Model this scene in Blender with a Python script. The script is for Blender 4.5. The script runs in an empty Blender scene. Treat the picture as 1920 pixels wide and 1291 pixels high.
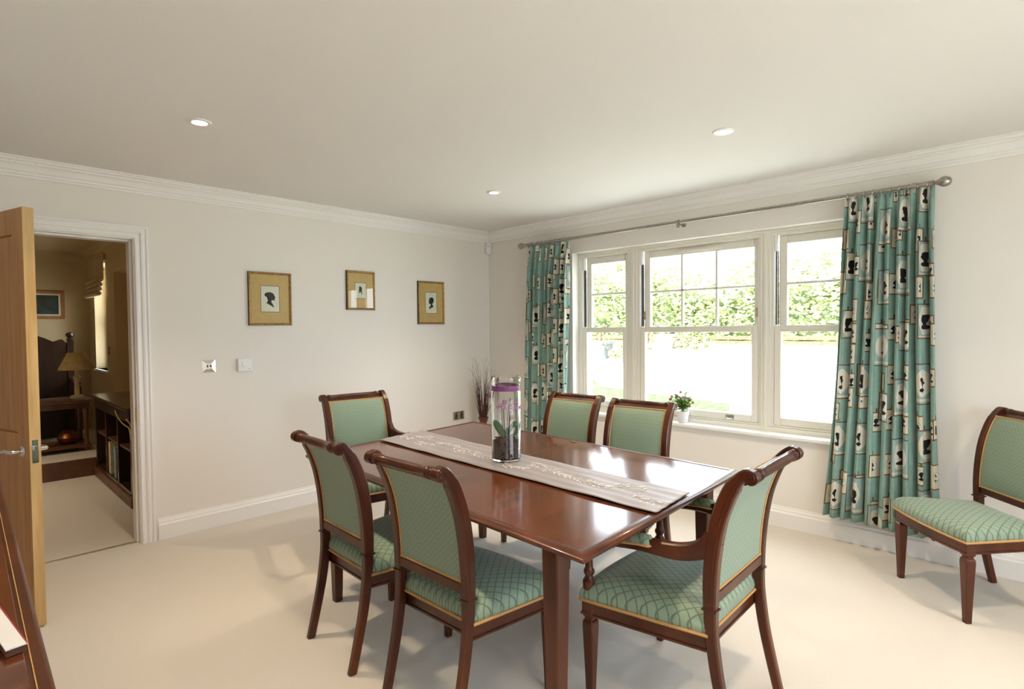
import bpy, bmesh, math, random
from mathutils import Vector, Matrix
PI = math.pi
C = bpy.context.scene.collection
SC = bpy.context.scene
random.seed(7)

# ------------------------------------------------------------------ camera
CAM = (4.2981, -4.0598, 1.3879); YAW, PITCH, ROLL, FPX = 2.34439, -0.02726, -0.00974, 1045.73
def make_camera():
    cd = bpy.data.cameras.new('camera'); co = bpy.data.objects.new('camera', cd); C.objects.link(co)
    f = Vector((math.cos(YAW)*math.cos(PITCH), math.sin(YAW)*math.cos(PITCH), math.sin(PITCH)))
    r = f.cross(Vector((0, 0, 1))).normalized(); u = r.cross(f)
    r2 = r*math.cos(ROLL)+u*math.sin(ROLL); u2 = -r*math.sin(ROLL)+u*math.cos(ROLL)
    m = Matrix((r2, u2, -f)).transposed().to_4x4(); m.translation = Vector(CAM)
    co.matrix_world = m
    cd.sensor_width = 36; cd.sensor_fit = 'HORIZONTAL'; cd.lens = 36*FPX/1920; cd.clip_start = 0.02; cd.clip_end = 500
    SC.camera = co
make_camera()
SC.view_settings.view_transform = 'Standard'; SC.view_settings.look = 'None'
SC.view_settings.exposure = 0.64; SC.view_settings.gamma = 1.0; SC.view_settings.use_curve_mapping = False

# ------------------------------------------------------------------ sky, sun, window portals
W = bpy.data.worlds.new('world'); SC.world = W; W.use_nodes = True
bg = W.node_tree.nodes['Background']
bg.inputs['Color'].default_value = (0.80, 0.87, 1.0, 1); bg.inputs['Strength'].default_value = 7.0
sd = bpy.data.lights.new('sun', 'SUN'); sd.energy = 18; sd.angle = math.radians(0.6); sd.color = (1.0, 0.95, 0.88)
so = bpy.data.objects.new('sun', sd); C.objects.link(so)
so.rotation_euler = Vector((0.15, 0.62, -0.77)).to_track_quat('-Z', 'Y').to_euler()
def portal(name, loc, direction, sx, sy):
    ld = bpy.data.lights.new(name, 'AREA'); ld.shape = 'RECTANGLE'; ld.size = sx; ld.size_y = sy
    ld.cycles.is_portal = True
    o = bpy.data.objects.new(name, ld); C.objects.link(o); o.location = loc
    o.rotation_euler = Vector(direction).to_track_quat('-Z', 'Y').to_euler()
portal('portal_garden_window', (2.245, .18, 1.36), (0, -1, 0), 2.26, 1.46)
portal('portal_added_side', (6.28, -2.2, 1.36), (-1, 0, 0), 2.0, 1.46)  # portal of the added side window
portal('portal_added_front', (5.30, -4.58, 1.64), (0, 1, 0), .6, .88)  # portal of the added fill window behind the camera
portal('portal_next_room', (-3.88, -2.56, 1.58), (0, -1, 0), .7, 1.3)
LAMP_W = 75          # watts of each recessed spot
# ------------------------------------------------------------------ helpers
class MB:
    def __init__(s): s.v = []; s.f = []; s.fl = []; s.uv = {}
    def add(s, vs, fs, flat=False):
        b = len(s.v); s.v += [tuple(v) for v in vs]
        for f in fs: s.f.append(tuple(i+b for i in f)); s.fl.append(flat)
        return b
    def box(s, c, d, rz=0, m=None):
        hx, hy, hz = d[0]/2, d[1]/2, d[2]/2
        vs = [Vector((x, y, z)) for z in (-hz, hz) for y in (-hy, hy) for x in (-hx, hx)]
        R = m if m is not None else Matrix.Rotation(rz, 3, 'Z')
        vs = [R @ v + Vector(c) for v in vs]
        s.add(vs, [(0, 2, 3, 1), (4, 5, 7, 6), (0, 1, 5, 4), (2, 6, 7, 3), (0, 4, 6, 2), (1, 3, 7, 5)])
    def bb(s, x0, x1, y0, y1, z0, z1):
        s.box(((x0+x1)/2, (y0+y1)/2, (z0+z1)/2), (x1-x0, y1-y0, z1-z0))
    def loft(s, rings, caps=True, closed=False):
        n = len(rings[0]); vs = [v for r in rings for v in r]; fs = []
        m = len(rings)
        for i in range(m if closed else m-1):
            for j in range(n):
                a = i*n+j; b = i*n+(j+1) % n; c = ((i+1) % m)*n+(j+1) % n; d = ((i+1) % m)*n+j
                fs.append((a, b, c, d))
        if caps and not closed:
            fs.append(tuple(range(n))[::-1]); fs.append(tuple((m-1)*n+j for j in range(n)))
        s.add(vs, fs)
    def tube(s, path, rad, n=8, caps=True):
        P = [Vector(p) for p in path]; rings = []
        up = Vector((0, 0, 1))
        t0 = (P[1]-P[0]).normalized()
        if abs(t0.dot(up)) > .9: up = Vector((1, 0, 0))
        side = t0.cross(up).normalized()
        for i, p in enumerate(P):
            t = (P[min(i+1, len(P)-1)]-P[max(i-1, 0)]).normalized()
            side = (side-t*side.dot(t)).normalized(); w = t.cross(side)
            r = rad[i] if isinstance(rad, (list, tuple)) else rad
            rings.append([p+side*math.cos(2*PI*k/n)*r+w*math.sin(2*PI*k/n)*r for k in range(n)])
        s.loft(rings, caps)
    def lathe(s, prof, c=(0, 0, 0), n=24, axis='Z', caps=True):
        rings = []
        for r, h in prof:
            ring = []
            for k in range(n):
                a = 2*PI*k/n; x, y = r*math.cos(a), r*math.sin(a)
                v = (x, y, h) if axis == 'Z' else ((h, x, y) if axis == 'X' else (y, h, x))
                ring.append(Vector(v)+Vector(c))
            rings.append(ring)
        s.loft(rings, caps)
    def prism(s, poly, f0, f1):
        """poly in 2D, f0/f1 map (a,b) -> 3D for the two faces"""
        s.loft([[Vector(f0(*q)) for q in poly], [Vector(f1(*q)) for q in poly]])
    def grid(s, fn, nu, nv, uvfn=None, closed_u=False):
        vs = []; 
        for j in range(nv+1):
            for i in range(nu+1): vs.append(fn(i/nu, j/nv))
        fs = [(j*(nu+1)+i, j*(nu+1)+i+1, (j+1)*(nu+1)+i+1, (j+1)*(nu+1)+i) for j in range(nv) for i in range(nu)]
        b = s.add(vs, fs)
        if uvfn:
            for j in range(nv+1):
                for i in range(nu+1): s.uv[b+j*(nu+1)+i] = uvfn(i/nu, j/nv)
    def mesh(s, name, mat, angle=35, mats=None):
        me = bpy.data.meshes.new(name); me.from_pydata(s.v, [], s.f)
        bm = bmesh.new(); bm.from_mesh(me)
        bmesh.ops.recalc_face_normals(bm, faces=bm.faces)
        for f in bm.faces: f.smooth = True
        lim = math.radians(angle)
        for e in bm.edges:
            if len(e.link_faces) == 2 and e.calc_face_angle(0) > lim: e.smooth = False
        if s.uv:
            L = bm.loops.layers.uv.new('UVMap')
            for f in bm.faces:
                for l in f.loops:
                    if l.vert.index in s.uv: l[L].uv = s.uv[l.vert.index]
        bm.to_mesh(me); bm.free()
        if mat: me.materials.append(mat)
        return me
    def obj(s, name, mat, parent=None, bevel=0, angle=35, subsurf=0, solid=0):
        o = bpy.data.objects.new(name, s.mesh(name, mat, angle)); C.objects.link(o)
        if parent: o.parent = parent
        if solid:
            m = o.modifiers.new('solid', 'SOLIDIFY'); m.thickness = solid; m.offset = 0
        if bevel:
            m = o.modifiers.new('bevel', 'BEVEL'); m.width = bevel; m.segments = 2; m.limit_method = 'ANGLE'; m.angle_limit = math.radians(40)
        if subsurf:
            m = o.modifiers.new('sub', 'SUBSURF'); m.levels = m.render_levels = subsurf
        return o
def thing(name, label, cat, loc=(0, 0, 0), rz=0, group=None):
    o = bpy.data.objects.new(name, None); C.objects.link(o); o.location = loc; o.rotation_euler = (0, 0, rz)
    return tag(o, label, cat, group)
def tag(o, label, cat, group=None, kind=None):
    o['label'] = label; o['category'] = cat
    if group: o['group'] = group
    if kind: o['kind'] = kind
    return o
def struct(o, label=None):
    o['kind'] = 'structure'
    if label: o['label'] = label
    return o
def copy_tree(o, parent=None):
    c = o.copy(); C.objects.link(c); c.parent = parent
    for ch in [k for k in C.objects if k.parent == o]: copy_tree(ch, c)
    return c

# ------------------------------------------------------------------ materials
class X:
    """tiny expression builder over Math nodes"""
    nt = None
    def __init__(s, k): s.k = k
    @staticmethod
    def op(o, *a):
        n = X.nt.nodes.new('ShaderNodeMath'); n.operation = o
        for i, q in enumerate(a):
            if isinstance(q, X): X.nt.links.new(q.k, n.inputs[i])
            else: n.inputs[i].default_value = q
        return X(n.outputs[0])
    def __add__(s, o): return X.op('ADD', s, o)
    def __radd__(s, o): return X.op('ADD', s, o)
    def __sub__(s, o): return X.op('SUBTRACT', s, o)
    def __rsub__(s, o): return X.op('SUBTRACT', o, s)
    def __mul__(s, o): return X.op('MULTIPLY', s, o)
    def __rmul__(s, o): return X.op('MULTIPLY', s, o)
    def __truediv__(s, o): return X.op('DIVIDE', s, o)
    def lt(s, o): return X.op('LESS_THAN', s, o)
    def gt(s, o): return X.op('GREATER_THAN', s, o)
    def ab(s): return X.op('ABSOLUTE', s)
    def fl(s): return X.op('FLOOR', s)
    def fr(s): return X.op('FRACT', s)
    def mx(s, o): return X.op('MAXIMUM', s, o)
    def mn(s, o): return X.op('MINIMUM', s, o)
def xmix(fac, a, b):
    n = X.nt.nodes.new('ShaderNodeMix'); n.data_type = 'RGBA'
    X.nt.links.new(fac.k, n.inputs[0]) if isinstance(fac, X) else setattr(n.inputs[0], 'default_value', fac)
    for i, q in ((6, a), (7, b)):
        if isinstance(q, (tuple, list)): n.inputs[i].default_value = (*q, 1)
        else: X.nt.links.new(q, n.inputs[i])
    return n.outputs[2]
def base(name, col=(.5, .5, .5), rough=.5, metal=0, coat=0, spec=.5, sheen=0):
    m = bpy.data.materials.new(name); m.use_nodes = True; b = m.node_tree.nodes['Principled BSDF']
    b.inputs['Base Color'].default_value = (*col, 1); b.inputs['Roughness'].default_value = rough
    b.inputs['Metallic'].default_value = metal; b.inputs['Coat Weight'].default_value = coat
    b.inputs['Coat Roughness'].default_value = .08
    b.inputs['Specular IOR Level'].default_value = spec; b.inputs['Sheen Weight'].default_value = sheen
    X.nt = m.node_tree
    return m, m.node_tree, b
def noise(nt, scale, detail=3, vec=None, sc3=None, coord='Object'):
    n = nt.nodes.new('ShaderNodeTexNoise'); n.inputs['Scale'].default_value = scale; n.inputs['Detail'].default_value = detail
    tc = nt.nodes.new('ShaderNodeTexCoord'); mp = nt.nodes.new('ShaderNodeMapping')
    nt.links.new(tc.outputs[coord], mp.inputs[0]); nt.links.new(mp.outputs[0], n.inputs['Vector'])
    if sc3: mp.inputs['Scale'].default_value = sc3
    return n
def bump(nt, b, h, strength=.2, dist=.002):
    n = nt.nodes.new('ShaderNodeBump'); n.inputs['Strength'].default_value = strength; n.inputs['Distance'].default_value = dist
    nt.links.new(h, n.inputs['Height']); nt.links.new(n.outputs[0], b.inputs['Normal'])
def var(name, c1, c2, rough=.5, scale=20, sc3=None, bmp=0, dist=.002, detail=3, **k):
    m, nt, b = base(name, c1, rough, **k)
    n = noise(nt, scale, detail, sc3=sc3)
    r = nt.nodes.new('ShaderNodeValToRGB'); r.color_ramp.elements[0].position = .35; r.color_ramp.elements[1].position = .65
    r.color_ramp.elements[0].color = (*c1, 1); r.color_ramp.elements[1].color = (*c2, 1)
    nt.links.new(n.outputs[0], r.inputs[0]); nt.links.new(r.outputs[0], b.inputs['Base Color'])
    if bmp: bump(nt, b, n.outputs[0], bmp, dist)
    return m
M = {}
M['wall'] = var('wall_paint', (.80, .762, .718), (.81, .772, .728), .85, 180, bmp=.05, dist=.0005, spec=.2)
M['ceiling'] = var('ceiling_paint', (.795, .78, .77), (.805, .79, .78), .9, 150, spec=.15)
M['white'] = var('white_gloss_paint', (.84, .83, .82), (.85, .84, .83), .35, 30)
M['frame'] = var('cream_window_paint', (.78, .75, .67), (.79, .76, .68), .35, 30)
M['carpet'] = var('cream_carpet', (.60, .55, .49), (.69, .645, .585), .95, 420, bmp=.6, dist=.004, detail=4, spec=.05, sheen=.2)
M['wood'] = var('mahogany', (.044, .0095, .003), (.102, .025, .0075), .33, 6, sc3=(1, 1, .25), detail=6, coat=.2, spec=.3)
M['gimp'] = var('gold_braid', (.42, .22, .07), (.62, .36, .14), .7, 400, bmp=.5)
M['oak'] = var('oak', (.46, .215, .065), (.58, .29, .10), .45, 7, sc3=(4, 4, .35), detail=6, coat=.1)
M['oaklit'] = var('oak_lit_edge', (.46, .28, .10), (.60, .40, .17), .5, 7, sc3=(4, 4, .35), detail=6)  # same oak, paler and yellower: the light on the door edge is painted in
M['chrome'] = var('chrome', (.8, .8, .8), (.86, .86, .86), .12, 10, metal=1)
M['nickel'] = var('brushed_nickel', (.36, .34, .31), (.44, .42, .38), .28, 60, metal=1)
M['brass'] = var('aged_brass', (.60, .53, .38), (.7, .63, .45), .5, 40, metal=1)
M['black'] = var('black_plastic', (.01, .01, .01), (.02, .02, .02), .4, 30)
M['darkwood'] = var('dark_oak', (.022, .010, .006), (.05, .022, .012), .28, 8, sc3=(1, 1, .3), detail=5, coat=.4)
M['medwood'] = var('brown_wood', (.09, .035, .014), (.15, .06, .025), .4, 8, sc3=(1, 1, .3), detail=5)
M['goldmat'] = var('gold_mount_board', (.60, .38, .13), (.66, .43, .16), .6, 60)
M['goldframe'] = var('gilt_moulding', (.30, .17, .06), (.50, .32, .13), .35, 50, metal=.6)
M['cream'] = var('cream_card', (.78, .74, .62), (.82, .78, .66), .8, 30)
M['ink'] = var('black_paper', (.012, .012, .012), (.02, .02, .02), .8, 60)
M['plastic'] = var('white_plastic', (.82, .82, .81), (.84, .84, .83), .4, 30)
M['soil'] = var('bark_soil', (.03, .012, .006), (.10, .042, .022), .9, 90, bmp=1, dist=.01)
M['leaf'] = var('orchid_leaf', (.03, .10, .03), (.05, .16, .045), .35, 30)
M['pink'] = var('pink_petal', (.48, .20, .42), (.70, .44, .62), .6, 90)
M['ribbon'] = var('purple_ribbon', (.16, .035, .15), (.24, .06, .22), .45, 60)
M['twig'] = var('brown_twig', (.06, .022, .016), (.11, .05, .035), .8, 60)
M['terra'] = var('terracotta', (.12, .04, .025), (.17, .06, .035), .7, 40)
M['ceramic'] = var('white_ceramic', (.78, .77, .78), (.82, .81, .82), .25, 20)
M['potleaf'] = var('azalea_leaf', (.10, .22, .03), (.26, .40, .07), .5, 60)
M['potpink'] = var('azalea_bloom', (.50, .14, .30), (.72, .34, .50), .6, 80)
M['shade'] = var('parchment_shade', (.58, .46, .22), (.66, .53, .27), .8, 30)
M['candle'] = var('cream_lamp_base', (.66, .56, .33), (.72, .62, .38), .5, 30)
M['copper'] = var('copper', (.20, .07, .03), (.3, .11, .05), .4, 30, metal=1)
M['wall2'] = var('next_room_paint', (.60, .47, .28), (.62, .49, .30), .9, 90)
M['stripe'] = M['cream']
M['lawn'] = var('lawn', (.48, .49, .41), (.58, .58, .50), .95, 6, detail=6, spec=.1)
M['paving'] = var('paving', (.50, .48, .45), (.62, .60, .56), .9, 5)
M['stone'] = var('stone_planter', (.11, .11, .112), (.24, .24, .235), .9, 9, bmp=.4, dist=.02)
M['hedge'] = var('hedge_leaf', (.13, .17, .05), (.44, .45, .22), .8, 3, detail=5)
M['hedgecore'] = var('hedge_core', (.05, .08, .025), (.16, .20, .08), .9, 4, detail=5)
M['bark'] = var('fence_wood', (.10, .05, .03), (.16, .09, .05), .9, 10)
M['paleplanter'] = var('pale_planter', (.24, .22, .19), (.34, .31, .27), .8, 8)
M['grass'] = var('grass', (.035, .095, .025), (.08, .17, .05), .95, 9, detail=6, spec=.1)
M['seal'] = var('rubber_seal', (.05, .05, .055), (.08, .08, .09), .6, 20)

def wood_top():
    m, nt, b = base('polished_table_top', (.1, .04, .02), .15, coat=.3)
    n = noise(nt, 3, 8, sc3=(14, 1.2, 3)); n2 = noise(nt, 1.4, 4, sc3=(1, 1, 1)); 
    f = X(n.outputs[0])*.6+X(n2.outputs[0])*.5
    r = nt.nodes.new('ShaderNodeValToRGB'); nt.links.new(f.k, r.inputs[0])
    r.color_ramp.elements[0].position = .38; r.color_ramp.elements[1].position = .72
    r.color_ramp.elements[0].color = (.060, .014, .005, 1); r.color_ramp.elements[1].color = (.17, .048, .015, 1)
    nt.links.new(r.outputs[0], b.inputs['Base Color'])
    n3 = noise(nt, 60, 3); 
    bump(nt, b, n3.outputs[0], .02, .0005)
    return m
M['top'] = wood_top()

def fabric(name, ax, sx, sy, mode):
    m, nt, b = base(name, (.3, .4, .3), .62, sheen=.25, spec=.35)
    tc = nt.nodes.new('ShaderNodeTexCoord'); sp = nt.nodes.new('ShaderNodeSeparateXYZ'); nt.links.new(tc.outputs['Object'], sp.inputs[0])
    u = X(sp.outputs[0]); v = X(sp.outputs[ax])
    if mode == 'diamond':
        a = (u/sx+v/sy).fr()-.5; c = (u/sx-v/sy).fr()-.5
        line = a.ab().mn(c.ab()).lt(.075)
    else:
        zig = ((u/sx).fr()-.5).ab()*2.3
        line = (v/sy+zig).fr().lt(.20)
    n = noise(nt, 260, 2); n2 = noise(nt, 5, 2)
    c1 = xmix(X(n.outputs[0]), (.205, .285, .208), (.275, .37, .278))
    col = xmix(line*.85, c1, (.10, .15, .11))
    nt.links.new(col, b.inputs['Base Color'])
    h = X(n.outputs[0])*.4+line*.6
    bump(nt, b, h.k, .25, .001)
    return m
M['fab_seat'] = fabric('green_trellis_fabric', 1, .034, .044, 'diamond')
M['fab_back'] = fabric('green_scale_fabric', 2, .024, .021, 'zig')

def curtain_mat():
    m, nt, b = base('silhouette_print_cotton', (.2, .4, .33), .8, sheen=.15, spec=.2)
    uvn = nt.nodes.new('ShaderNodeUVMap'); uvn.uv_map = 'UVMap'
    sp = nt.nodes.new('ShaderNodeSeparateXYZ'); nt.links.new(uvn.outputs[0], sp.inputs[0])
    u0 = X(sp.outputs[0]); v0 = X(sp.outputs[1])
    n = noise(nt, 22, 4)
    teal = xmix(X(n.outputs[0]), (.17, .315, .275), (.33, .48, .43))
    col = teal
    def layer(col, cw, ch, hw, hh, du, dv, oval, thr, seed):
        u = u0+du; v = v0+dv
        ci = (u/cw).fl(); sh = X.op('SINE', ci*12.9898+seed)*43.17
        vv = v/ch+sh.fr()
        cj = vv.fl()
        r = (X.op('SINE', ci*7.13+cj*31.7+seed)*91.3).fr()
        r2 = (r*17.3).fr()
        on = r.lt(thr)
        x = ((u/cw).fr()-.5)*cw+(r2-.5)*(cw*.16); y = (vv.fr()-.5)*ch
        k = r2*.3+.8
        hw_, hh_ = k*hw, k*hh
        ox = hw_-x.ab(); oy = hh_-y.ab(); d = ox.mn(oy)
        outer = d.gt(0)*on; inner = d.gt(.007)*on; edge = d.gt(.0015)*on
        sg = r2.gt(.5)*2-1
        xs = x*sg
        def el(cx, cy, rx, ry):
            a = (xs-cx)/rx; c = (y-cy)/ry; return (a*a+c*c).lt(1)
        s = .034 if oval else .020
        sil = el(0, s*.35, s*.62, s*.75).mx(el(-s*.45, s*.75, s*.4, s*.4)).mx(el(s*.55, s*.2, s*.28, s*.2)).mx(el(-s*.05, -s*.45, s*.28, s*.55)).mx(el(-s*.1, -s*1.0, s*.85, s*.38))
        col = xmix(outer, col, (.045, .022, .010)); col = xmix(edge, col, (.20, .115, .045))
        if oval:
            col = xmix(inner, col, (.33, .47, .46))
            col = xmix(el(0, .004, hw*.80, hh*.74)*inner, col, (.74, .70, .60))
            col = xmix((y+hh*.86).ab().lt(.007)*inner, col, (.70, .64, .52))
        else:
            col = xmix(inner, col, (.70, .63, .50))
            col = xmix(el(0, 0, hw*.62, hh*.5)*inner, col, (.40, .52, .50))
            col = xmix(el(0, 0, hw*.5, hh*.42)*inner, col, (.74, .70, .60))
        col = xmix(sil*inner, col, (.008, .009, .012))
        # hanging loop above the frame
        loop = (x.ab().lt(.004))*((y-hh_-.012).ab().lt(.012))*on
        return xmix(loop, col, (.10, .07, .035))
    col = layer(col, .19, .30, .040, .060, .09, .16, False, .45, 9.2)
    col = layer(col, .17, .27, .048, .070, .03, .07, False, .80, 1.7)
    col = layer(col, .25, .36, .080, .108, .0, .0, True, .92, 4.1)
    nt.links.new(col, b.inputs['Base Color'])
    tr = nt.nodes.new('ShaderNodeBsdfTranslucent'); nt.links.new(col, tr.inputs[0])
    ms = nt.nodes.new('ShaderNodeMixShader'); ms.inputs[0].default_value = .10
    out = nt.nodes['Material Output']; nt.links.new(b.outputs[0], ms.inputs[1]); nt.links.new(tr.outputs[0], ms.inputs[2]); nt.links.new(ms.outputs[0], out.inputs[0])
    return m
M['curtain'] = curtain_mat()

def pane_glass():
    m = bpy.data.materials.new('window_glass'); m.use_nodes = True; nt = m.node_tree; nt.nodes.clear()
    out = nt.nodes.new('ShaderNodeOutputMaterial'); t = nt.nodes.new('ShaderNodeBsdfTransparent'); g = nt.nodes.new('ShaderNodeBsdfGlossy')
    g.inputs['Roughness'].default_value = .01; t.inputs[0].default_value = (.96, .98, .97, 1)
    lw = nt.nodes.new('ShaderNodeLayerWeight'); X.nt = nt
    f = X.op('POWER', X(lw.outputs['Facing']), 5.0)*.9+.035
    mx = nt.nodes.new('ShaderNodeMixShader'); nt.links.new(f.k, mx.inputs[0]); nt.links.new(t.outputs[0], mx.inputs[1]); nt.links.new(g.outputs[0], mx.inputs[2]); nt.links.new(mx.outputs[0], out.inputs[0])
    return m
M['pane'] = pane_glass()
def vase_glass():
    m, nt, b = base('clear_glass', (1, 1, 1), .0); b.inputs['Transmission Weight'].default_value = 1; b.inputs['IOR'].default_value = 1.45
    return m
M['glass'] = vase_glass()
def emis(name, col, s):
    m, nt, b = base(name, col, .5); b.inputs['Emission Color'].default_value = (*col, 1); b.inputs['Emission Strength'].default_value = s
    return m
M['bulb'] = emis('lamp_lens', (1.0, .88, .70), 14)
def runner_mat():
    m, nt, b = base('mauve_silk', (.4, .35, .34), .42, sheen=.25)
    n = noise(nt, 5, 6, sc3=(1.2, 14, 1)); n2 = noise(nt, 200, 2, sc3=(1, 3, 1))
    f = X(n.outputs[0])*.7+X(n2.outputs[0])*.3
    nt.links.new(xmix(f, (.17, .14, .142), (.36, .31, .305)), b.inputs['Base Color'])
    bump(nt, b, f.k, .35, .003)
    return m
M['runner'] = runner_mat()
M['thread'] = var('silver_thread', (.68, .65, .62), (.78, .75, .72), .4, 40, sheen=.5)

# ================================================================== SETTING
H = 2.394; RX, RY = 6.1, -4.4
def wall_with_holes(name, axis, pos, thick, a0, a1, z0, z1, holes, mat, label=None):
    """axis 'X': plane X=pos spanning Y a0..a1; axis 'Y': plane Y=pos spanning X. thick signed"""
    mb = MB(); aa = sorted({a0, a1, *[q for h in holes for q in h[:2]]}); zz = sorted({z0, z1, *[q for h in holes for q in h[2:]]})
    for i in range(len(aa)-1):
        for j in range(len(zz)-1):
            ca, cz = (aa[i]+aa[i+1])/2, (zz[j]+zz[j+1])/2
            if any(h[0] < ca < h[1] and h[2] < cz < h[3] for h in holes): continue
            lo, hi = min(pos, pos+thick), max(pos, pos+thick)
            if axis == 'X': mb.bb(lo, hi, aa[i], aa[i+1], zz[j], zz[j+1])
            else: mb.bb(aa[i], aa[i+1], lo, hi, zz[j], zz[j+1])
    return struct(mb.obj(name, mat), label)
WX0, WX1, WZ0, WZ1 = 1.115, 3.375, .635, 2.078          # garden window opening
DY0, DY1, DH = -4.015, -3.175, 1.995                     # doorway opening
wall_with_holes('wall_left', 'X', 0, -.12, RY, 0, 0, H, [(DY0-.03, DY1+.03, -1, DH+.03)], M['wall'])
wall_with_holes('wall_back', 'Y', 0, .3, -.12, RX+.12, 0, H, [(WX0, WX1, WZ0, WZ1)], M['wall'])
wall_with_holes('wall_right', 'X', RX, .2, RY, 0, 0, H, [(-3.2, -1.2, WZ0, WZ1)], M['wall'])
wall_with_holes('wall_front', 'Y', RY, -.2, -.12, RX+.12, 0, H, [(5.0, 5.6, 1.2, WZ1)], M['wall'])
mb = MB(); mb.bb(-.12, RX+.2, RY-.2, .3, -.1, 0); struct(mb.obj('floor', M['carpet']))
mb = MB(); mb.bb(-.12, RX+.2, RY-.2, .3, H, H+.15); struct(mb.obj('ceiling', M['ceiling']))

# cornice, mitred all round
prof = [(0, H-.102), (.012, H-.102), (.016, H-.09), (.024, H-.084), (.026, H-.074), (.036, H-.070), (.043, H-.058), (.050, H-.044), (.058, H-.036), (.066, H-.034), (.070, H-.024), (.086, H-.020), (.090, H-.010), (.102, H-.008), (.102, H), (0, H)]
def loop_rect(d, z): return [Vector((d, -d, z)), Vector((RX-d, -d, z)), Vector((RX-d, RY+d, z)), Vector((d, RY+d, z))]
mb = MB(); cols = [loop_rect(d, z) for d, z in prof]
n = len(prof); vs = [v for c in cols for v in c]
mb.add(vs, [(i*4+j, i*4+(j+1) % 4, ((i+1) % n)*4+(j+1) % 4, ((i+1) % n)*4+j) for i in range(n) for j in range(4)])
struct(mb.obj('trim_1', M['white'], angle=25), 'white moulded cornice round the ceiling')

sk = [(0, 0), (.020, 0), (.020, .098), (.016, .104), (.013, .108), (.013, .116), (.010, .124), (.006, .130), (.004, .140), (0, .142)]
def skirt(name, p0, p1, inward, m0, m1):
    """p0->p1 in XY, inward unit normal, m0/m1 = 1 when that end is mitred inward"""
    p0, p1, nrm = Vector((*p0, 0)), Vector((*p1, 0)), Vector((*inward, 0)); t = (p1-p0).normalized()
    r0 = [p0+nrm*d+t*d*m0+Vector((0, 0, z)) for d, z in sk]; r1 = [p1+nrm*d-t*d*m1+Vector((0, 0, z)) for d, z in sk]
    mb = MB(); mb.loft([r0, r1]); return struct(mb.obj(name, M['white'], angle=20))
skirt('baseboard_left', (0, DY1+.10), (0, 0), (1, 0), 0, 1)
skirt('baseboard_back', (0, 0), (RX, 0), (0, -1), 1, 1)
skirt('baseboard_right', (RX, 0), (RX, RY), (-1, 0), 1, 1)
skirt('baseboard_front', (RX, RY), (0, RY), (0, 1), 1, 1)
skirt('baseboard_left_corner', (0, RY), (0, DY0-.10), (1, 0), 1, 0)

# door lining, stop and moulded architrave
mb = MB()
mb.bb(-.13, .0, DY1, DY1+.03, 0, DH+.03); mb.bb(-.13, .0, DY0-.03, DY0, 0, DH+.03); mb.bb(-.13, .0, DY0, DY1, DH, DH+.03)
mb.bb(-.13, -.045, DY1-.012, DY1, 0, DH-.012); mb.bb(-.13, -.045, DY0, DY0+.012, 0, DH-.012); mb.bb(-.13, -.045, DY0, DY1, DH-.012, DH)
struct(mb.obj('trim_2', M['white'], bevel=.002), 'white door lining with stop')
ap = [(0, 0), (0, .012), (.006, .016), (.014, .016), (.018, .012), (.030, .012), (.036, .019), (.046, .022), (.052, .018), (.060, .018), (.066, .024), (.078, .024), (.080, .0)]
def architrave(name, x, sgn):
    mb = MB()
    def ring(k): 
        out = []
        for d, h in ap:
            e = d+.006
            P = [(DY1+e, 0), (DY1+e, DH+e), (DY0-e, DH+e), (DY0-e, 0)][k]
            out.append(Vector((x+sgn*h, P[0], P[1])))
        return out
    mb.loft([ring(k) for k in range(4)]); return struct(mb.obj(name, M['white'], angle=25), 'white moulded architrave round the doorway')
architrave('trim_3', 0, 1); architrave('trim_4', -.12, -1)
mb = MB(); mb.bb(-.075, -.045, DY0, DY1, 0, .004); struct(mb.obj('trim_5', M['brass'], bevel=.001), 'thin metal threshold strip in the doorway')

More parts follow.
